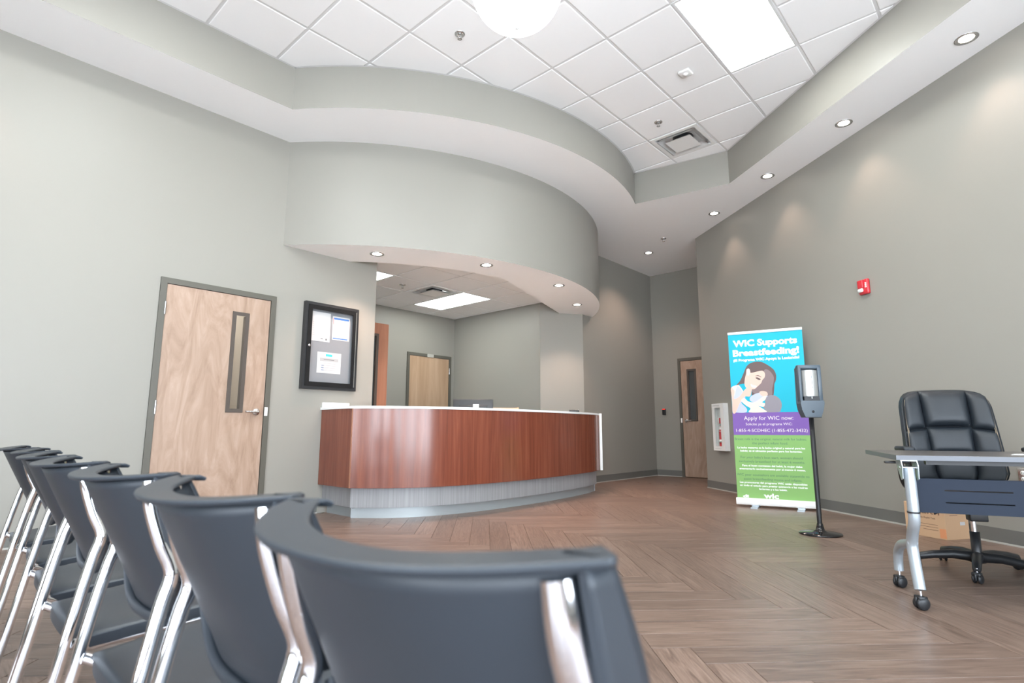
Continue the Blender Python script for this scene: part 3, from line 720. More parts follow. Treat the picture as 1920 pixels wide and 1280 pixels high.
# ------------------------------------------------------------------ bulletin board on the left wall
bb = thing('bulletin_cabinet', 'black framed glass notice cabinet on the wall right of the door', 'notice board', (XW, 2.737, 0), D2R(90))
bw = .625; z0, z1 = 1.245, 2.15
f = MB(); ff = .05; f.box(0, ff, -.05, 0, z0, z1, M_BLACK).box(bw-ff, bw, -.05, 0, z0, z1, M_BLACK).box(ff, bw-ff, -.05, 0, z0, z0+ff, M_BLACK).box(ff, bw-ff, -.05, 0, z1-ff, z1, M_BLACK); f.build('outer_frame', bb)
f = MB(); a, b, c, d = .03, bw-.03, z0+.03, z1-.03; ff = .045
f.box(a, a+ff, -.058, -.05, c, d, M_BLACKG).box(b-ff, b, -.058, -.05, c, d, M_BLACKG).box(a+ff, b-ff, -.058, -.05, c, c+ff, M_BLACKG).box(a+ff, b-ff, -.058, -.05, d-ff, d, M_BLACKG); dr = f.build('door_rail', bb)
MB().lathe([(0, -.012), (.012, -.012), (.014, -.002), (.014, 0)], M_STEEL, 16, (.055, -.058, 1.69), 'y').build('lock', dr)
MB().box(.05, bw-.05, -.012, -.002, z0+.05, z1-.05, M_GREYF).build('felt_back', bb)
MB().box(b-.008, b+.001, -.0585, -.0575, c+.01, d-.01, M_STEEL).build('edge_strip', dr)
def paper(label, x0, x1, z0, z1, tilt=0):
    t = thing('notice_sheet', label, 'paper', (XW, 2.737, 0), D2R(90), 'sheets pinned in the notice cabinet')
    MB().box(x0, x1, -.0145, -.013, z0, z1, M_PAPER).build('sheet', t); return t
def strip(p, name, x0, x1, z0, z1, m, y=-.0149): return MB().box(x0, x1, y, -.0144, z0, z1, m).build(name, p)
p = paper('plain white notice with grey text lines at the upper left of the cabinet', .09, .305, 1.75, 2.06)
for k in range(7): strip(p, 'printed_line', .105, .285-.02*(k % 3), 1.945-k*.022, 1.949-k*.022, M_INKL)
strip(p, 'printed_mark', .20, .225, 1.775, 1.785, M_INK); strip(p, 'printed_mark', .255, .275, 1.765, 1.785, M_INK)
p = paper('blue bordered white form at the upper right of the cabinet', .33, .535, 1.785, 2.04)
strip(p, 'blue_band', .345, .525, 2.005, 2.025, M_BLUEP); strip(p, 'blue_band', .34, .515, 1.795, 1.807, M_BLUEP); strip(p, 'red_mark', .337, .342, 1.95, 2.02, M_RED)
for k in range(8): strip(p, 'printed_line', .36, .51, 1.98-k*.02, 1.983-k*.02, M_INKL)
p = paper('small white card with teal emblem low in the middle of the cabinet', .175, .45, 1.42, 1.64)
strip(p, 'teal_emblem', .27, .345, 1.597, 1.622, M_TEALP); strip(p, 'grey_band', .205, .42, 1.545, 1.58, M_INKL)
strip(p, 'printed_line', .25, .37, 1.560, 1.566, M_INK, -.0152)
for k in range(4): strip(p, 'printed_line', .23+.02*(k == 0), .39, 1.522-k*.024, 1.527-k*.024, M_INKL)
for k in range(3): strip(p, 'blue_word', .225, .255, 1.497-k*.024, 1.504-k*.024, M_BLUEP)
MB().box(.09, bw-.09, -.045, -.0435, 1.33, 2.06, M_GLASSD)

# ------------------------------------------------------------------ right wall items
t = thing('extinguisher_cabinet', 'white metal fire extinguisher cabinet with a narrow window on the right wall', 'cabinet', (*rw(.34), 0), D2R(-37))
cw = .298
f = MB(); f.box(0, cw, -.005, 0, .55, 1.205, M_WPL).box(0, .012, -.06, -.005, .55, 1.205, M_WPL).box(cw-.012, cw, -.06, -.005, .55, 1.205, M_WPL).box(.012, cw-.012, -.06, -.005, .55, .562, M_WPL).box(.012, cw-.012, -.06, -.005, 1.193, 1.205, M_WPL); f.build('box', t)
f = MB(); wx0, wx1, wz0, wz1 = .06, .215, .612, 1.145
f.box(0, wx0, -.075, -.061, .55, 1.205, M_WPL).box(wx1, cw, -.075, -.061, .55, 1.205, M_WPL).box(wx0, wx1, -.075, -.061, .55, wz0, M_WPL).box(wx0, wx1, -.075, -.061, wz1, 1.205, M_WPL); cd = f.build('door', t)
f.box if False else None
MB().box(wx0, wx1, -.070, -.068, wz0, wz1, M_GLASSD).build('glass_pane', cd)
MB().box(.03, .2, -.0755, -.0748, 1.172, 1.176, M_INK).box(.04, .2, -.0755, -.0748, .578, .580, M_INK).build('printed_line', cd)
e = thing('fire_extinguisher', 'red fire extinguisher with white label inside the wall cabinet', 'extinguisher', (*rw(.34+.140, .034), .563), D2R(-37))
MB().lathe([(0, 0), (.024, 0), (.026, .01), (.026, .26), (.018, .30), (.010, .32), (0, .32)], M_RED, 24).build('cylinder', e)
MB().lathe([(.0264, .10), (.0266, .10), (.0266, .14), (.0264, .14)], M_WPL, 24).build('label_band', e)
MB().lathe([(.0264, .25), (.0270, .25), (.018, .305), (.015, .31)], M_WPL, 24).build('neck_label', e)
MB().lathe([(0, -.006), (.040, -.006), (.044, 0), (.040, .006), (0, .006)], M_WPL, 24, (-.02, -.012, .40), 'y').build('gauge', e)
MB().box(-.012, .04, -.008, .008, .33, .36, M_STEEL).build('valve', e); MB().tube([(0, 0, .36), (.03, 0, .41), (.045, 0, .43)], .008, M_BLACK, 8).build('handle', e)
MB().bbox(-.005, .025, -.02, .0, .36, .44, M_RED, .006).build('tag', e)

al = thing('fire_alarm_strobe', 'small red fire alarm with a white strobe lens high on the right wall', 'alarm', (*rw(3.165), 2.22), D2R(-37))
MB().bbox(-.056, .058, -.035, 0, -.075, .075, M_RED, .012).build('housing', al)
MB().bbox(-.054, .012, -.050, -.033, -.012, .070, M_RED, .008).build('sounder', al)
MB().bbox(-.050, .010, -.058, -.033, -.052, -.014, M_CLEAR, .012).build('strobe_lens', al)
text('FIRE', 'lettering', .028, M_WHITE, al, (.035, -.0355, .012), rot=(D2R(90), D2R(90), 0), bold=.001)

ou = thing('power_outlet', 'metal double power outlet on the right wall beside the office chair', 'outlet', (*rw(4.385), .508), D2R(-37))
MB().bbox(-.037, .037, -.006, 0, -.058, .058, M_STEEL, .003).build('cover_plate', ou)
for z in (-.022, .022):
    s_ = MB().lathe([(0, -.003), (.016, -.003), (.017, 0)], M_WPL, 20, (0, -.006, z), 'y').build('socket', ou)
    MB().box(-.007, -.005, -.0100, -.0085, z-.003, z+.007, M_BLACK).box(.005, .007, -.0100, -.0085, z-.003, z+.006, M_BLACK).build('slot', s_)
cr_ = thing('card_reader', 'small black card reader with a red light on the far wall beside the door', 'card reader', (-4.985, YF, 1.17))
MB().bbox(-.035, .035, -.025, 0, -.06, .055, M_BLACK, .006).build('housing', cr_); MB().box(-.03, .03, -.0262, -.0245, .043, .05, M_REDLED).build('indicator_light', cr_)

# ------------------------------------------------------------------ roll-up banner
bp0 = Vector((-2.478, 6.462)); bp1 = Vector((-1.745, 6.622)); bd = (bp1-bp0).normalized()
ba = thing('rollup_banner', 'tall roll-up banner with turquoise, purple and green print by the right wall', 'banner', (bp0.x, bp0.y, 0), math.atan2(bd.y, bd.x))
W = .77
MB().bbox(-.012, W+.012, -.035, .045, .022, .095, M_WHITE, .008).build('base_cassette', ba)
for x in (.15, W-.17): MB().box(x, x+.07, -.16, .14, .0, .010, M_SILVER).box(x, x+.07, -.03, .03, .010, .022, M_SILVER).build('foot', ba)
MB().bbox(-.002, W+.002, -.010, .010, 1.925, 1.955, M_WHITE, .003).build('top_rail', ba)
MB().tube([(W/2, .03, .06), (W/2, .03, 1.0), (W/2, .015, 1.93)], .007, M_STEEL, 8).build('support_pole', ba)
sh = MB(); sh.box(0, W, 0, .001, 1.03, 1.93, M_B_TURQ); sh.box(0, W, 0, .001, .78, 1.03, M_B_PURP); sh.box(0, W, 0, .001, .09, .78, M_B_GREEN); sheet = sh.build('printed_sheet', ba)
def T(s_, size, m, z, x=W/2, wd=None, bold=0): return text(s_, 'lettering', size, m, sheet, (x, -.0008, z), bold=bold, width=wd)
T('WIC Supports', .10, M_B_WHITE, 1.815, .385, .665, .0042); T('Breastfeeding!', .10, M_B_WHITE, 1.705, .385, .685, .0042)
T('¡El Programa WIC Apoya la Lactancia!', .04, M_B_WHITE, 1.625, .385, .68, .0016)
T('Apply for WIC now:', .06, M_B_CREAM, .965, .37, .50); T('Solicite ya el programa WIC:', .038, M_B_CREAM, .90, .37, .47); T('1-855-4-SCDHEC (1-855-472-3432)', .048, M_B_CREAM, .83, .385, .72)
ln = [('Breast milk is the original, natural milk for babies;', 0, .72), ('the perfect infant food.', 0, .36), ('La leche materna es la leche original y natural para los', 1, .68), ('bebés; es el alimento perfecto para los lactantes.', 1, .62),
      ("For your baby's best start, women should", 0, .62), ('exclusively breastfeed for at least 6 months.', 0, .66), ('Para el buen comienzo del bebé, la mujer debe', 1, .60), ('amamantarlo exclusivamente por al menos 6 meses.', 1, .66),
      ('WIC peer counselors are available statewide to', 0, .72), ('assist breastfeeding moms and infants.', 0, .58), ('Las promotoras del programa WIC están disponibles', 1, .67), ('en todo el estado para prestar asistencia a las madres', 1, .67), ('lactantes y a los bebés.', 1, .28)]
zs = [.735, .69, .640, .605, .535, .49, .445, .41, .345, .30, .262, .229, .196]
for (s_, k, wd), z in zip(ln, zs): T(s_, .036 if k == 0 else .028, M_B_WHITE if k else M_B_GREY, z, .37, wd, .0008 if k else 0)
T('wic', .075, M_B_WHITE, .125, .35, .15, .003); T('di', .04, M_B_WHITE, .112, .09, .06, .002)
PIC = {
'hair': ([(0.06, 1.34), (0.104, 1.392), (0.144, 1.473), (0.177, 1.545), (0.218, 1.583), (0.273, 1.599), (0.335, 1.595), (0.381, 1.571), (0.426, 1.536), (0.464, 1.494), (0.481, 1.437), (0.475, 1.381), (0.458, 1.342), (0.452, 1.287), (0.436, 1.207), (0.394, 1.169), (0.297, 1.163), (0.22, 1.214), (0.217, 1.296), (0.149, 1.357)], M_B_HAIR),
'hair_shade': ([(0.362, 1.5), (0.409, 1.497), (0.453, 1.43), (0.451, 1.366), (0.432, 1.287), (0.421, 1.216), (0.348, 1.21), (0.238, 1.246), (0.224, 1.296), (0.282, 1.318), (0.324, 1.373), (0.358, 1.419)], M_B_HAIR2),
'face': ([(0.195, 1.523), (0.217, 1.501), (0.223, 1.476), (0.291, 1.488), (0.346, 1.493), (0.368, 1.459), (0.362, 1.419), (0.337, 1.388), (0.323, 1.357), (0.298, 1.333), (0.282, 1.318), (0.248, 1.291), (0.201, 1.297), (0.165, 1.307), (0.148, 1.349), (0.156, 1.414), (0.172, 1.471), (0.178, 1.512)], M_B_SKIN),
'ear': ([(0.182, 1.512), (0.199, 1.527), (0.214, 1.509), (0.21, 1.469), (0.194, 1.445), (0.179, 1.462)], M_B_SKIN2),
'eye': ([(0.267, 1.418), (0.291, 1.421), (0.319, 1.401), (0.313, 1.391), (0.29, 1.397)], M_B_HAIR),
'brow': ([(0.264, 1.437), (0.296, 1.446), (0.327, 1.425), (0.325, 1.42), (0.296, 1.437)], M_B_HAIR),
'mouth': ([(0.216, 1.35), (0.231, 1.337), (0.27, 1.325), (0.264, 1.309), (0.237, 1.308), (0.218, 1.325)], M_B_WHITE),
'shoulder': ([(0.001, 1.312), (0.072, 1.344), (0.099, 1.326), (0.134, 1.25), (0.083, 1.211), (0.046, 1.154), (0.015, 1.171), (0.007, 1.222)], M_B_SKIN2),
'top': ([(0.063, 1.324), (0.09, 1.318), (0.133, 1.246), (0.146, 1.192), (0.102, 1.144), (0.154, 1.077), (0.143, 1.032), (0.045, 1.032), (0.014, 1.055), (0.015, 1.171), (0.042, 1.254)], M_B_TOP),
'arm': ([(0.002, 1.312), (0.035, 1.271), (0.025, 1.188), (0.083, 1.211), (0.135, 1.275), (0.173, 1.306), (0.221, 1.3), (0.215, 1.264), (0.197, 1.211), (0.139, 1.209), (0.085, 1.136), (0.037, 1.032), (0.004, 1.032), (0.004, 1.155)], M_B_SKIN),
'baby_body': ([(0.203, 1.207), (0.278, 1.245), (0.334, 1.243), (0.38, 1.209), (0.346, 1.162), (0.272, 1.14), (0.2, 1.158)], M_B_TOP),
'baby_face': ([(0.298, 1.256), (0.335, 1.267), (0.374, 1.254), (0.381, 1.221), (0.348, 1.202), (0.312, 1.219)], M_B_SKIN),
'baby_hair': ([(0.372, 1.201), (0.413, 1.22), (0.464, 1.206), (0.503, 1.166), (0.517, 1.11), (0.503, 1.055), (0.482, 1.032), (0.351, 1.032), (0.341, 1.065), (0.326, 1.09), (0.348, 1.126), (0.354, 1.17)], M_B_BHAIR),
'baby_arm': ([(0.1, 1.165), (0.138, 1.193), (0.176, 1.154), (0.24, 1.145), (0.298, 1.179), (0.34, 1.21), (0.364, 1.206), (0.354, 1.17), (0.32, 1.142), (0.348, 1.126), (0.33, 1.09), (0.278, 1.103), (0.34, 1.057), (0.351, 1.032), (0.18, 1.032), (0.195, 1.076), (0.148, 1.11)], M_B_SKIN2)}
for k, (nm, (pl, m_)) in enumerate(PIC.items()):
    c_ = spline(pl, 4, True); mb = MB(); y = -.0004-.00012*k
    tri = tessellate_polygon([[Vector((x, z, 0)) for x, z in c_]])
    fs = []
    for t_ in tri:
        a, b, c = [c_[i] for i in t_]; fs.append(t_ if (b[0]-a[0])*(c[1]-a[1])-(b[1]-a[1])*(c[0]-a[0]) > 0 else (t_[0], t_[2], t_[1]))
    mb.add([(x, y, z) for x, z in c_], fs, m_); mb.build('printed_'+nm, sheet)

# ------------------------------------------------------------------ sanitizer stand
ss = thing('sanitizer_stand', 'black floor stand with automatic hand sanitizer dispenser in front of the banner', 'dispenser', (-1.333, 5.185, 0), D2R(38))
MB().lathe([(0, 0), (.158, 0), (.160, .006), (.156, .012), (.06, .018), (.034, .034), (.026, .065), (.022, .085), (0, .085)], M_BLACKG, 48).build('round_base', ss)
MB().lathe([(.019, .08), (.019, 1.2), (0, 1.2)], M_BLACK, 20).build('pole', ss)
dp = MB(); zt, zb = 1.375, .935
prof = [(-.088, 1.345), (-.070, 1.372), (.070, 1.372), (.092, 1.345), (.096, 1.05), (.085, 1.0), (.062, .938), (-.062, .938), (-.085, 1.0), (-.092, 1.05)]
def plate(prof, y0, y1, m):
    mb = MB(); n = len(prof); v = [(x, y0, z) for x, z in prof]+[(x, y1, z) for x, z in prof]
    mb.add(v, [tuple(range(n)), tuple(reversed(range(n, 2*n)))]+[(i, n+i, n+(i+1) % n, (i+1) % n) for i in range(n)], m); return mb
plate(prof, -.045, -.02, M_DISP).build('back_board', ss)
lo = [(-.088, 1.075), (.094, 1.075), (.096, 1.05), (.085, 1.0), (.062, .938), (-.062, .938), (-.085, 1.0), (-.092, 1.05)]
lw = plate(lo, -.11, -.045, M_DISP).build('drip_housing', ss)
MB().lathe([(0, -.002), (.010, -.002), (.010, 0)], M_BLACK, 16, (0, -.11, .985), 'y').build('drain_dot', lw)
MB().box(-.062, .062, -.113, -.109, .935, .941, M_BLACK).build('drip_lip', lw)
for x0, x1 in ((-.090, -.066), (.062, .094)): MB().bbox(x0, x1, -.10, -.045, 1.07, 1.365, M_DISP, .006).build('side_cheek', ss)
MB().bbox(-.09, .094, -.10, -.045, 1.338, 1.372, M_DISP, .01).build('top_cap', ss)
cv = MB(); N = 16; v = []; 
for i in range(N+1):
    a = math.pi*i/N; x = -.062*math.cos(a); y = -.085-.045*math.sin(a)
    v += [(x, y, 1.11), (x, y, 1.325)]
cv.add(v, [(2*i, 2*i+2, 2*i+3, 2*i+1) for i in range(N)], M_BRUSH, True); cv.add(v, [tuple(range(0, 2*N+2, 2))[::-1], tuple(range(1, 2*N+3, 2))], M_BRUSH); cvo = cv.build('dispenser_cover', ss)
MB().box(-.0015, .0015, -.1315, -.1295, 1.195, 1.28, M_BLACK).build('level_slot', cvo); MB().tube([(0, -.1300, 1.185), (0, -.1315, 1.185)], .004, M_BLACK, 8).build('sensor_dot', cvo)
MB().box(-.06, .06, -.108, -.05, 1.076, 1.108, M_BLACK).build('nozzle_recess', ss); MB().tube([(0, -.11, 1.108), (0, -.11, 1.092)], .004, M_WPL, 8).build('nozzle', ss)
for o in ss.children:
    if o.name.split('.')[0] not in ('round_base', 'pole'): o.location.x = -.028

# ------------------------------------------------------------------ flip table
TH = D2R(19.5); tz = .715; TB = Vector((-.489, 3.313))
tb = thing('flip_table', 'grey folding training table on silver wheeled legs at the right edge', 'table', (TB.x, TB.y, 0), TH)
TL, TW = 1.52, .80
tp = MB(); tp.box(0, TL, 0, TW, tz-.0235, tz-.0015, M_TEDGE); top = tp.build('table_edge_band', tb)
MB().box(.0005, TL-.0005, .0005, TW-.0005, tz-.0015, tz, M_TABLE).build('tabletop', tb)
MB().box(.13, TL-.13, .05, .085, tz-.045, tz-.0235, M_BLACK).build('stretcher_rail', tb)
def caster(par, x, y, rz=0, r=.030, m=M_BLACK):
    e_ = MB()
    for s_ in (-1, 1): e_.lathe([(0, -.008), (r-.006, -.008), (r, -.003), (r, .003), (r-.006, .008), (0, .008)], m, 24, (s_*.014, 0, r), 'x')
    e_.tube([(-.02, 0, r), (.02, 0, r)], .006, m, 8)
    e_.bbox(-.006, .006, -.03, .03, r-.01, r+.028, m, .004)
    e_.bbox(-.022, .022, -.022, .012, r+.012, r+.034, m, .006); e_.tube([(0, .0, r+.03), (0, 0, r+.055)], .007, M_CHROME, 10)
    return e_.build('caster', par, (x, y, 0), (0, 0, rz))
for lx, mir in ((.05, 1), (TL-.05, -1)):
    col = MB(); col.tube(spline([(lx, .015, tz-.06), (lx, .012, .55), (lx, .010, .46), (lx, .02, .40), (lx, .075, .34), (lx, .105, .28), (lx, .085, .20), (lx, .045, .088)], 5), .0245, M_SILVER, 18)
    lg = col.build('front_leg', tb); MB().lathe([(.0255, -.004), (.027, -.004), (.027, .004), (.0255, .004)], M_BLACK, 20, (lx, .012, .448)).build('collar_ring', lg)
    MB().tube(spline([(lx, .09, .30), (lx, .20, .27), (lx, .33, .245), (lx, .42, .20), (lx, .455, .14), (lx, .46, .088)], 5), .0225, M_SILVER, 18).build('rear_leg', tb)
    caster(tb, lx, .045, D2R(-68)); caster(tb, lx, .46, D2R(-55))
    b_ = MB()
    for sx in (-.032, .032):
        pr_ = [(-.0, tz-.0235), (.115, tz-.0235), (.02, tz-.118), (-.012, tz-.11), (-.02, tz-.05)]; n = len(pr_)
        v = [(lx+sx-.002, y, z) for y, z in pr_]+[(lx+sx+.002, y, z) for y, z in pr_]
        b_.add(v, [tuple(reversed(range(n))), tuple(range(n, 2*n))]+[(i, (i+1) % n, n+(i+1) % n, n+i) for i in range(n)], M_SILVER)
    b_.box(lx-.034, lx+.034, -.0, .10, tz-.028, tz-.0235, M_SILVER); b_.tube([(lx-.036, .03, tz-.06), (lx+.036, .03, tz-.06)], .008, M_STEEL, 10); b_.build('hinge_bracket', tb)
MB().bbox(-.02, .09, .16, .19, tz-.048, tz-.036, M_BLACK, .004).build('release_lever', tb)
mp = MB(); mz0, mz1 = .445, .605; xs0, xs1 = .075, TL-.075
slots = [(.195, .455, .492, .498), (.205, .47, .548, .554)]
mp.box(xs0, xs1, .045, .049, mz0, .492, M_NAVY).box(xs0, xs1, .045, .049, .498, .548, M_NAVY).box(xs0, xs1, .045, .049, .554, mz1, M_NAVY)
for z_, z2 in ((.492, .498), (.548, .554)): mp.box(xs0, .19, .045, .049, z_, z2, M_NAVY).box(.45, .85, .045, .049, z_, z2, M_NAVY).box(1.11, xs1, .045, .049, z_, z2, M_NAVY)
mp.box(xs0, xs1, .049, .065, mz0, mz0+.004, M_NAVY).box(xs0, xs1, .049, .065, mz1-.004, mz1, M_NAVY); mp.build('modesty_panel', tb)
pa = thing('paper_sheet', 'white sheet of paper lying on the grey table top', 'paper', (TB.x, TB.y, tz+.0005), TH)
MB().add([(.52, .23, 0), (.80, .10, 0), (.88, .30, 0), (.60, .42, 0), (.52, .23, .001), (.80, .10, .001), (.88, .30, .001), (.60, .42, .001)], [(3, 2, 1, 0), (4, 5, 6, 7), (0, 1, 5, 4), (1, 2, 6, 5), (2, 3, 7, 6), (3, 0, 4, 7)], M_PAPER).build('sheet', pa)

# ------------------------------------------------------------------ carton behind the table
cx_ = thing('cardboard_box', 'brown cardboard carton on the floor by the wall behind the table', 'box', (-.547, 5.559, 0), D2R(148))
W1, D1, H1 = .33, .24, .255
MB().bbox(0, W1, -D1, 0, 0, H1, M_CARD, .002, 1).build('carton_body', cx_)
# room-facing side is local +y (face y=0)
text('health', 'lettering', .085, M_CARDINK, cx_, (.16, .0008, .205), rot=(D2R(90), 0, D2R(180)), ext=.0003, width=.24)
text('Antigen Rapid Test', 'lettering', .02, M_CARDINK, cx_, (.16, .0008, .150), rot=(D2R(90), 0, D2R(180)), ext=.0003, width=.17)
for k in range(3): MB().box(.06, .24-.03*k, .0002, .0008, .10-.02*k, .103-.02*k, M_CARDINK).build('printed_line', cx_)
MB().box(.0, .05, .0002, .0009, 0.01, .08, M_ORANGE).build('orange_patch', cx_)
MB().box(-.0012, .0, -.20, -.05, .20, .203, M_CARDINK).box(-.0012, 0, -.13, -.05, .18, .183, M_CARDINK).build('printed_line', cx_)
MB().box(-.0015, .0, -.20, -.15, .105, .130, M_PAPER).build('white_sticker', cx_)
MB().box(.0, W1, -.135, -.105, H1, H1+.0008, M_TAPE).build('tape', cx_)

# ------------------------------------------------------------------ office chair
OC = Vector((-.302, 4.455)); fdir = math.atan2(-.94, .33)
oc = thing('office_chair', 'dark leather executive office chair on a black star base behind the table', 'chair', (OC.x, OC.y, 0), fdir+D2R(90))
# local: front = -y, right (viewer seen from front: chair's left) = +x
def cushion(P, nu, nv, th, m): return MB().sheet(P, nu, nv, th, m)
def backshape(u, v, bul=.0):
    """u across 0..1, v up 0..1 -> outline of the whole back"""
    x = (u*2-1); wd = (.266*(1-v)+.245*v)*(1-.08*(max(0, v-.86)/.14)**2*abs(x)**4); 
    z = .50+.60*v-(.035*abs(x)**6)*v-.012*abs(x)**2*v
    if v < .12: wd *= (.80+.20*(v/.12)**.5)
    y = .17+.17*v-.06*abs(x)**2+.04*(1-v)**3
    return x*wd, y, z
def padP(u0, u1, v0, v1, bulge):
    def P(u, v):
        a0 = u0 if u0 < .1 else (u0+.055*(1-(v0+(v1-v0)*v)) if u0 < .5 else u0-.03*(1-(v0+(v1-v0)*v)))
        a1 = u1 if u1 > .9 else (u1+.055*(1-(v0+(v1-v0)*v)) if u1 < .5 else u1-.03*(1-(v0+(v1-v0)*v)))
        uu = a0+(a1-a0)*u; vv = v0+(v1-v0)*v; x, y, z = backshape(uu, vv)
        e = (max(0, 1-abs(2*u-1)**4)*max(0, 1-abs(2*v-1)**4))**.6
        return (x, y-bulge*e, z)
    return P
bsh = MB().sheet(lambda u, v: (backshape(u, v)[0], backshape(u, v)[1]+.012, backshape(u, v)[2]), 16, 16, Vector((0, .075, .01)), M_LEATHER, M_LEATHER); bko = bsh.build('backrest', oc)
U1, U2 = .235, .765
pads = [('headrest_pad', U1, U2, .60, 1.0, .055), ('lumbar_pad', U1+.01, U2-.01, .32, .595, .030), ('lower_pad', U1+.02, U2-.02, .0, .315, .030),
        ('side_pad', .02, U1, .58, .985, .035), ('side_pad', .02, U1+.01, .30, .575, .035), ('side_pad', .02, U1+.02, .0, .295, .035),
        ('side_pad', U2, .98, .58, .985, .035), ('side_pad', U2-.01, .98, .30, .575, .035), ('side_pad', U2-.02, .98, .0, .295, .035)]
for nm, a, b, c, d, bl in pads: MB().sheet(padP(a, b, c, d, bl), 10, 10, Vector((0, .012, 0)), M_LEATHER).build(nm, oc)
for s_ in (0, 1):
    for k in (.0, .012):
        u = .035+k if s_ == 0 else .965-k
        MB().tube([tuple(Vector(backshape(u, v/20))+Vector((0, -.014, 0))) for v in range(1, 20)], .0016, M_STITCH, 5).build('stitching', oc)
MB().sheet(lambda u, v: ((u*2-1)*.27, -.30+.50*v, .50+.035*math.sin(math.pi*v)*(1-abs(2*u-1)**3)-.05*abs(2*v-1)**6-.02*abs(2*u-1)**6), 14, 14, .11, M_LEATHER).build('seat', oc)
for s_ in (-1, 1):
    MB().tube(spline([(s_*.27, .14, .45), (s_*.315, .10, .52), (s_*.325, .06, .66), (s_*.322, -.02, .705), (s_*.322, -.16, .70), (s_*.318, -.21, .66), (s_*.31, -.19, .56), (s_*.27, -.10, .43)], 5), .018, M_BLACK, 10).build('arm_frame', oc)
    MB().bbox(s_*.322-.032, s_*.322+.032, -.19, .06, .705, .735, M_LEATHER, .012).build('arm_pad', oc)
MB().bbox(-.10, .10, -.14, .12, .355, .40, M_BLACK, .01).build('tilt_mechanism', oc)
MB().bbox(-.03, .06, -.06, .02, .30, .36, M_BLACK, .006).build('tilt_knob_box', oc)
MB().lathe([(.014, .20), (.014, .36)], M_CHROME, 16).build('gas_piston', oc); MB().lathe([(.025, .09), (.025, .235), (.014, .235)], M_BLACK, 20).build('column_sleeve', oc)
MB().lathe([(0, .06), (.04, .06), (.045, .08), (.04, .115), (0, .12)], M_BLACK, 20).build('hub', oc)
base_rot = fdir+D2R(90)
for k in range(5):
    wa_ = D2R(-88+72*k); a_ = wa_-base_rot; c_, s_ = math.cos(a_), math.sin(a_)
    pth = [(c_*q, s_*q, z) for q, z in ((.03, .092), (.12, .098), (.22, .088), (.30, .072), (.315, .06))]
    MB().tube(pth, [.030, .026, .023, .021, .014], M_BLACK, 12).build('base_arm', oc); caster(oc, c_*.312, s_*.312, a_+1.2+k, .026)

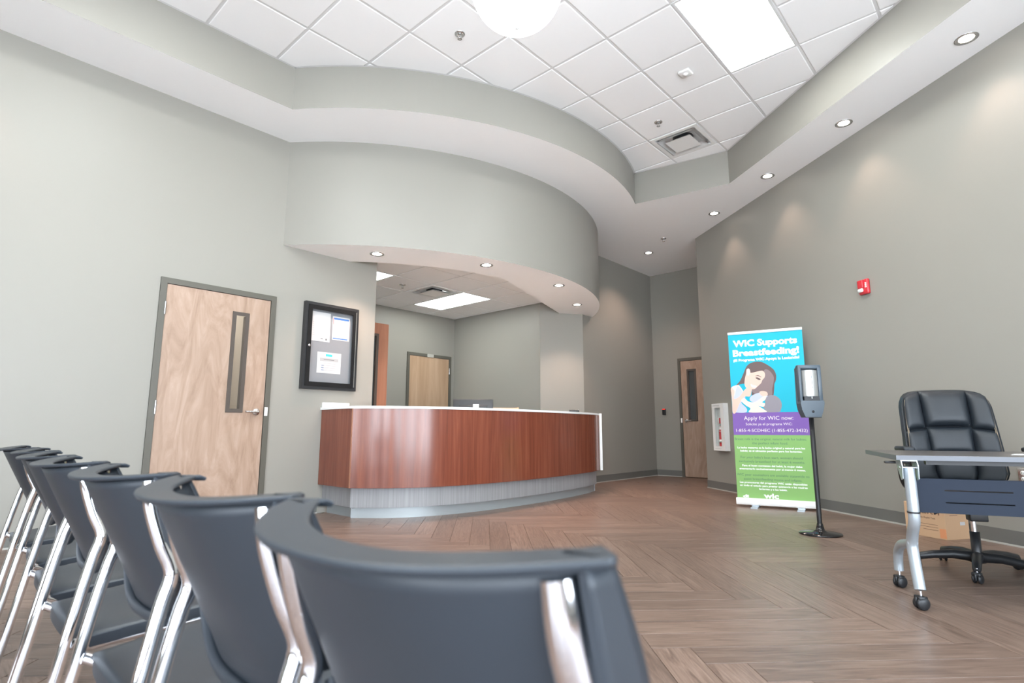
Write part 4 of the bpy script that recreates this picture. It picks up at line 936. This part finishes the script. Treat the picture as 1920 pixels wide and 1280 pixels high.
# ------------------------------------------------------------------ waiting-room chairs
def rim_y(s_): return -.090*(1-abs(s_)**2.5)
def waiting_chair(name, label):
    t = thing(name, label, 'chair', (0, 0, 0), 0, 'row of grey waiting chairs'); HW = .200
    SL = .42
    # curved back shell: s across, v down; every level slides forward as it drops
    def shell(u, v, o=0.0):
        s_ = u*2-1; zt_ = .744+.012*abs(s_)**2; zb_ = .508+.075*abs(s_)**3.4
        z = zt_+(zb_-zt_)*v; y = -.001+.34*(zt_-z)-(.066-.032*v)*(1-abs(s_)**2.6)
        return ((HW-.018)*s_, y+o, z)
    MB().sheet(lambda u, v: shell(1-u, v), 32, 16, .008, M_PLASTIC).build('backrest', t)
    def front(u, v):
        p = shell(u, v); a = abs(u*2-1)
        return (p[0]*(1+.02*a), p[1]+.016+.014*a**4*math.sin(math.pi*v)-.010*v, p[2]-.002)
    MB().sheet(front, 32, 16, .006, M_PLASTIC).build('front_pad', t)
    lip = [Vector(shell(i/28, 1.0))+Vector((0, -.006, -.003)) for i in range(29)]
    MB().tube(lip, .0095, M_PLASTIC, 8).build('lower_lip', t)
    for s_ in (-1, 1):
        def wing(u, v, s_=s_):
            p = shell(0 if s_ < 0 else 1, u*.98); q = front(0 if s_ < 0 else 1, u*.98); y0 = p[1]-.010-.018*u; return (p[0]+s_*.003, y0+(q[1]+.003-y0)*v, p[2]+.002)
        MB().sheet(wing, 14, 4, Vector((s_*.006, 0, 0)), M_PLASTIC).build('side_wing', t)
    # flat top blade, running round the tips
    rim = MB(); vv = []
    P2 = [Vector((-HW+.007, .017)), Vector((-HW+.001, .009))]+[Vector((HW*q, rim_y(q))) for q in [math.copysign(1-(1-abs(a))**1.7, a) if a else 0 for a in [-1+2*i/44 for i in range(45)]]]+[Vector((HW-.001, .009)), Vector((HW-.007, .017))]
    n = len(P2)-1
    for i, p in enumerate(P2):
        tg = (P2[min(i+1, n)]-P2[max(i-1, 0)]).normalized(); nn = Vector((-tg.y, tg.x))
        if i < 2: nn = Vector((.8, .6)).normalized()
        if i > n-2: nn = Vector((-.8, .6)).normalized()
        wd = (.031, .034)[i] if i < 2 else ((.031, .034)[n-i] if n-i < 2 else .045-.010*min(1, abs(p.x)/HW)**6)
        z0 = .752+.010*min(1, abs(p.x)/HW)**2-(.002 if i in (0, n) else 0)
        for d, z in ((.002, -.0045), (0, -.001), (.0009, .0012), (.0032, .0022), (wd-.004, .0022), (wd-.001, .0010), (wd, -.001), (wd-.003, -.0045)):
            xx = p+nn*d; vv.append((xx.x, xx.y, z0+z))
    K = 8
    for j in range(K): rim.add(vv, [(i*K+j, (i+1)*K+j, (i+1)*K+(j+1) % K, i*K+(j+1) % K) for i in range(n)], M_PLASTIC, j not in (3, 7))
    rim.add(vv, [tuple(reversed(range(K))), tuple(range(n*K, n*K+K))], M_PLASTIC)
    rim.build('top_rim', t)
    # chrome tubes
    for s_ in (-1, 1):
        x = s_*.180
        MB().tube(spline([(x-s_*.010, -.010, .751), (x-s_*.006, -.006, .71), (x, .012, .65), (x+s_*.004, .028, .612), (x+s_*.005, .029, .590), (x+s_*.006, .018, .55), (x+s_*.010, -.008, .42), (x+s_*.012, -.048, .20), (x+s_*.014, -.086, .012)], 5), .0118, M_CHROME, 14).build('rear_leg', t)
        MB().tube(spline([(x+s_*.006, -.004, .385), (x-s_*.006, .03, .370), (x-s_*.02, .09, .368), (x-s_*.015, .34, .375), (x-s_*.005, .395, .355), (x+s_*.008, .42, .25), (x+s_*.012, .45, .012)], 5), .0112, M_CHROME, 14).build('front_leg', t)
        MB().lathe([(0, 0), (.015, 0), (.016, .006), (.013, .018), (0, .018)], M_BLACK, 12, (s_*.194, -.088, 0)).build('glide', t)
        MB().lathe([(0, 0), (.015, 0), (.016, .006), (.013, .018), (0, .018)], M_BLACK, 12, (s_*.192, .452, 0)).build('glide', t)
    def seat(u, v):
        s_ = u*2-1; wd = .190+.020*v; y = -.006+.430*v-.02*(1-v)*0
        y = y+.018*abs(s_)**3*(1-v) if v < .2 else y
        return (wd*s_*(1-.12*max(0, v-.9)/.1*abs(s_)**4), y, .400+.034*v-.016*math.sin(math.pi*v)*(1-s_*s_)-.022*max(0, v-.85)/.15-.010*abs(s_)**6)
    MB().sheet(seat, 18, 18, .024, M_PLASTIC).build('seat', t)
    MB().box(-.15, .15, .06, .35, .362, .374, M_BLACK).build('seat_support', t)
    MB().tube([(-.17, .30, .368), (.17, .30, .368)], .009, M_CHROME, 10).build('crossbar', t)
    return t
CH = [(-.380, .284, -.023), (-.803, .306, -.033), (-1.252, .314, -.021), (-1.74, .322, -.033), (-2.194, .348, -.06), (-2.67, .388, -.063), (-3.135, .394, -.036)]
LB = ['grey plastic waiting chair with chrome legs, nearest the camera and largest in view', 'second grey waiting chair from the camera, its back top below the maple door', 'grey plastic waiting chair with chrome legs, third in the row from the camera',
      'grey plastic waiting chair with chrome legs, middle one of the row of seven', 'grey plastic waiting chair with chrome legs, third from the far end of the row', 'grey waiting chair with chrome legs, next to last at the far row end', 'grey plastic waiting chair with chrome legs, farthest of the row by the left wall']
c0 = None
for (x, y, r), lb in zip(CH, LB):
    c_ = waiting_chair('waiting_chair', lb) if c0 is None else dup(c0)
    c0 = c0 or c_; c_.location = (x, y, 0); c_.rotation_euler = (0, 0, r); c_['label'] = lb
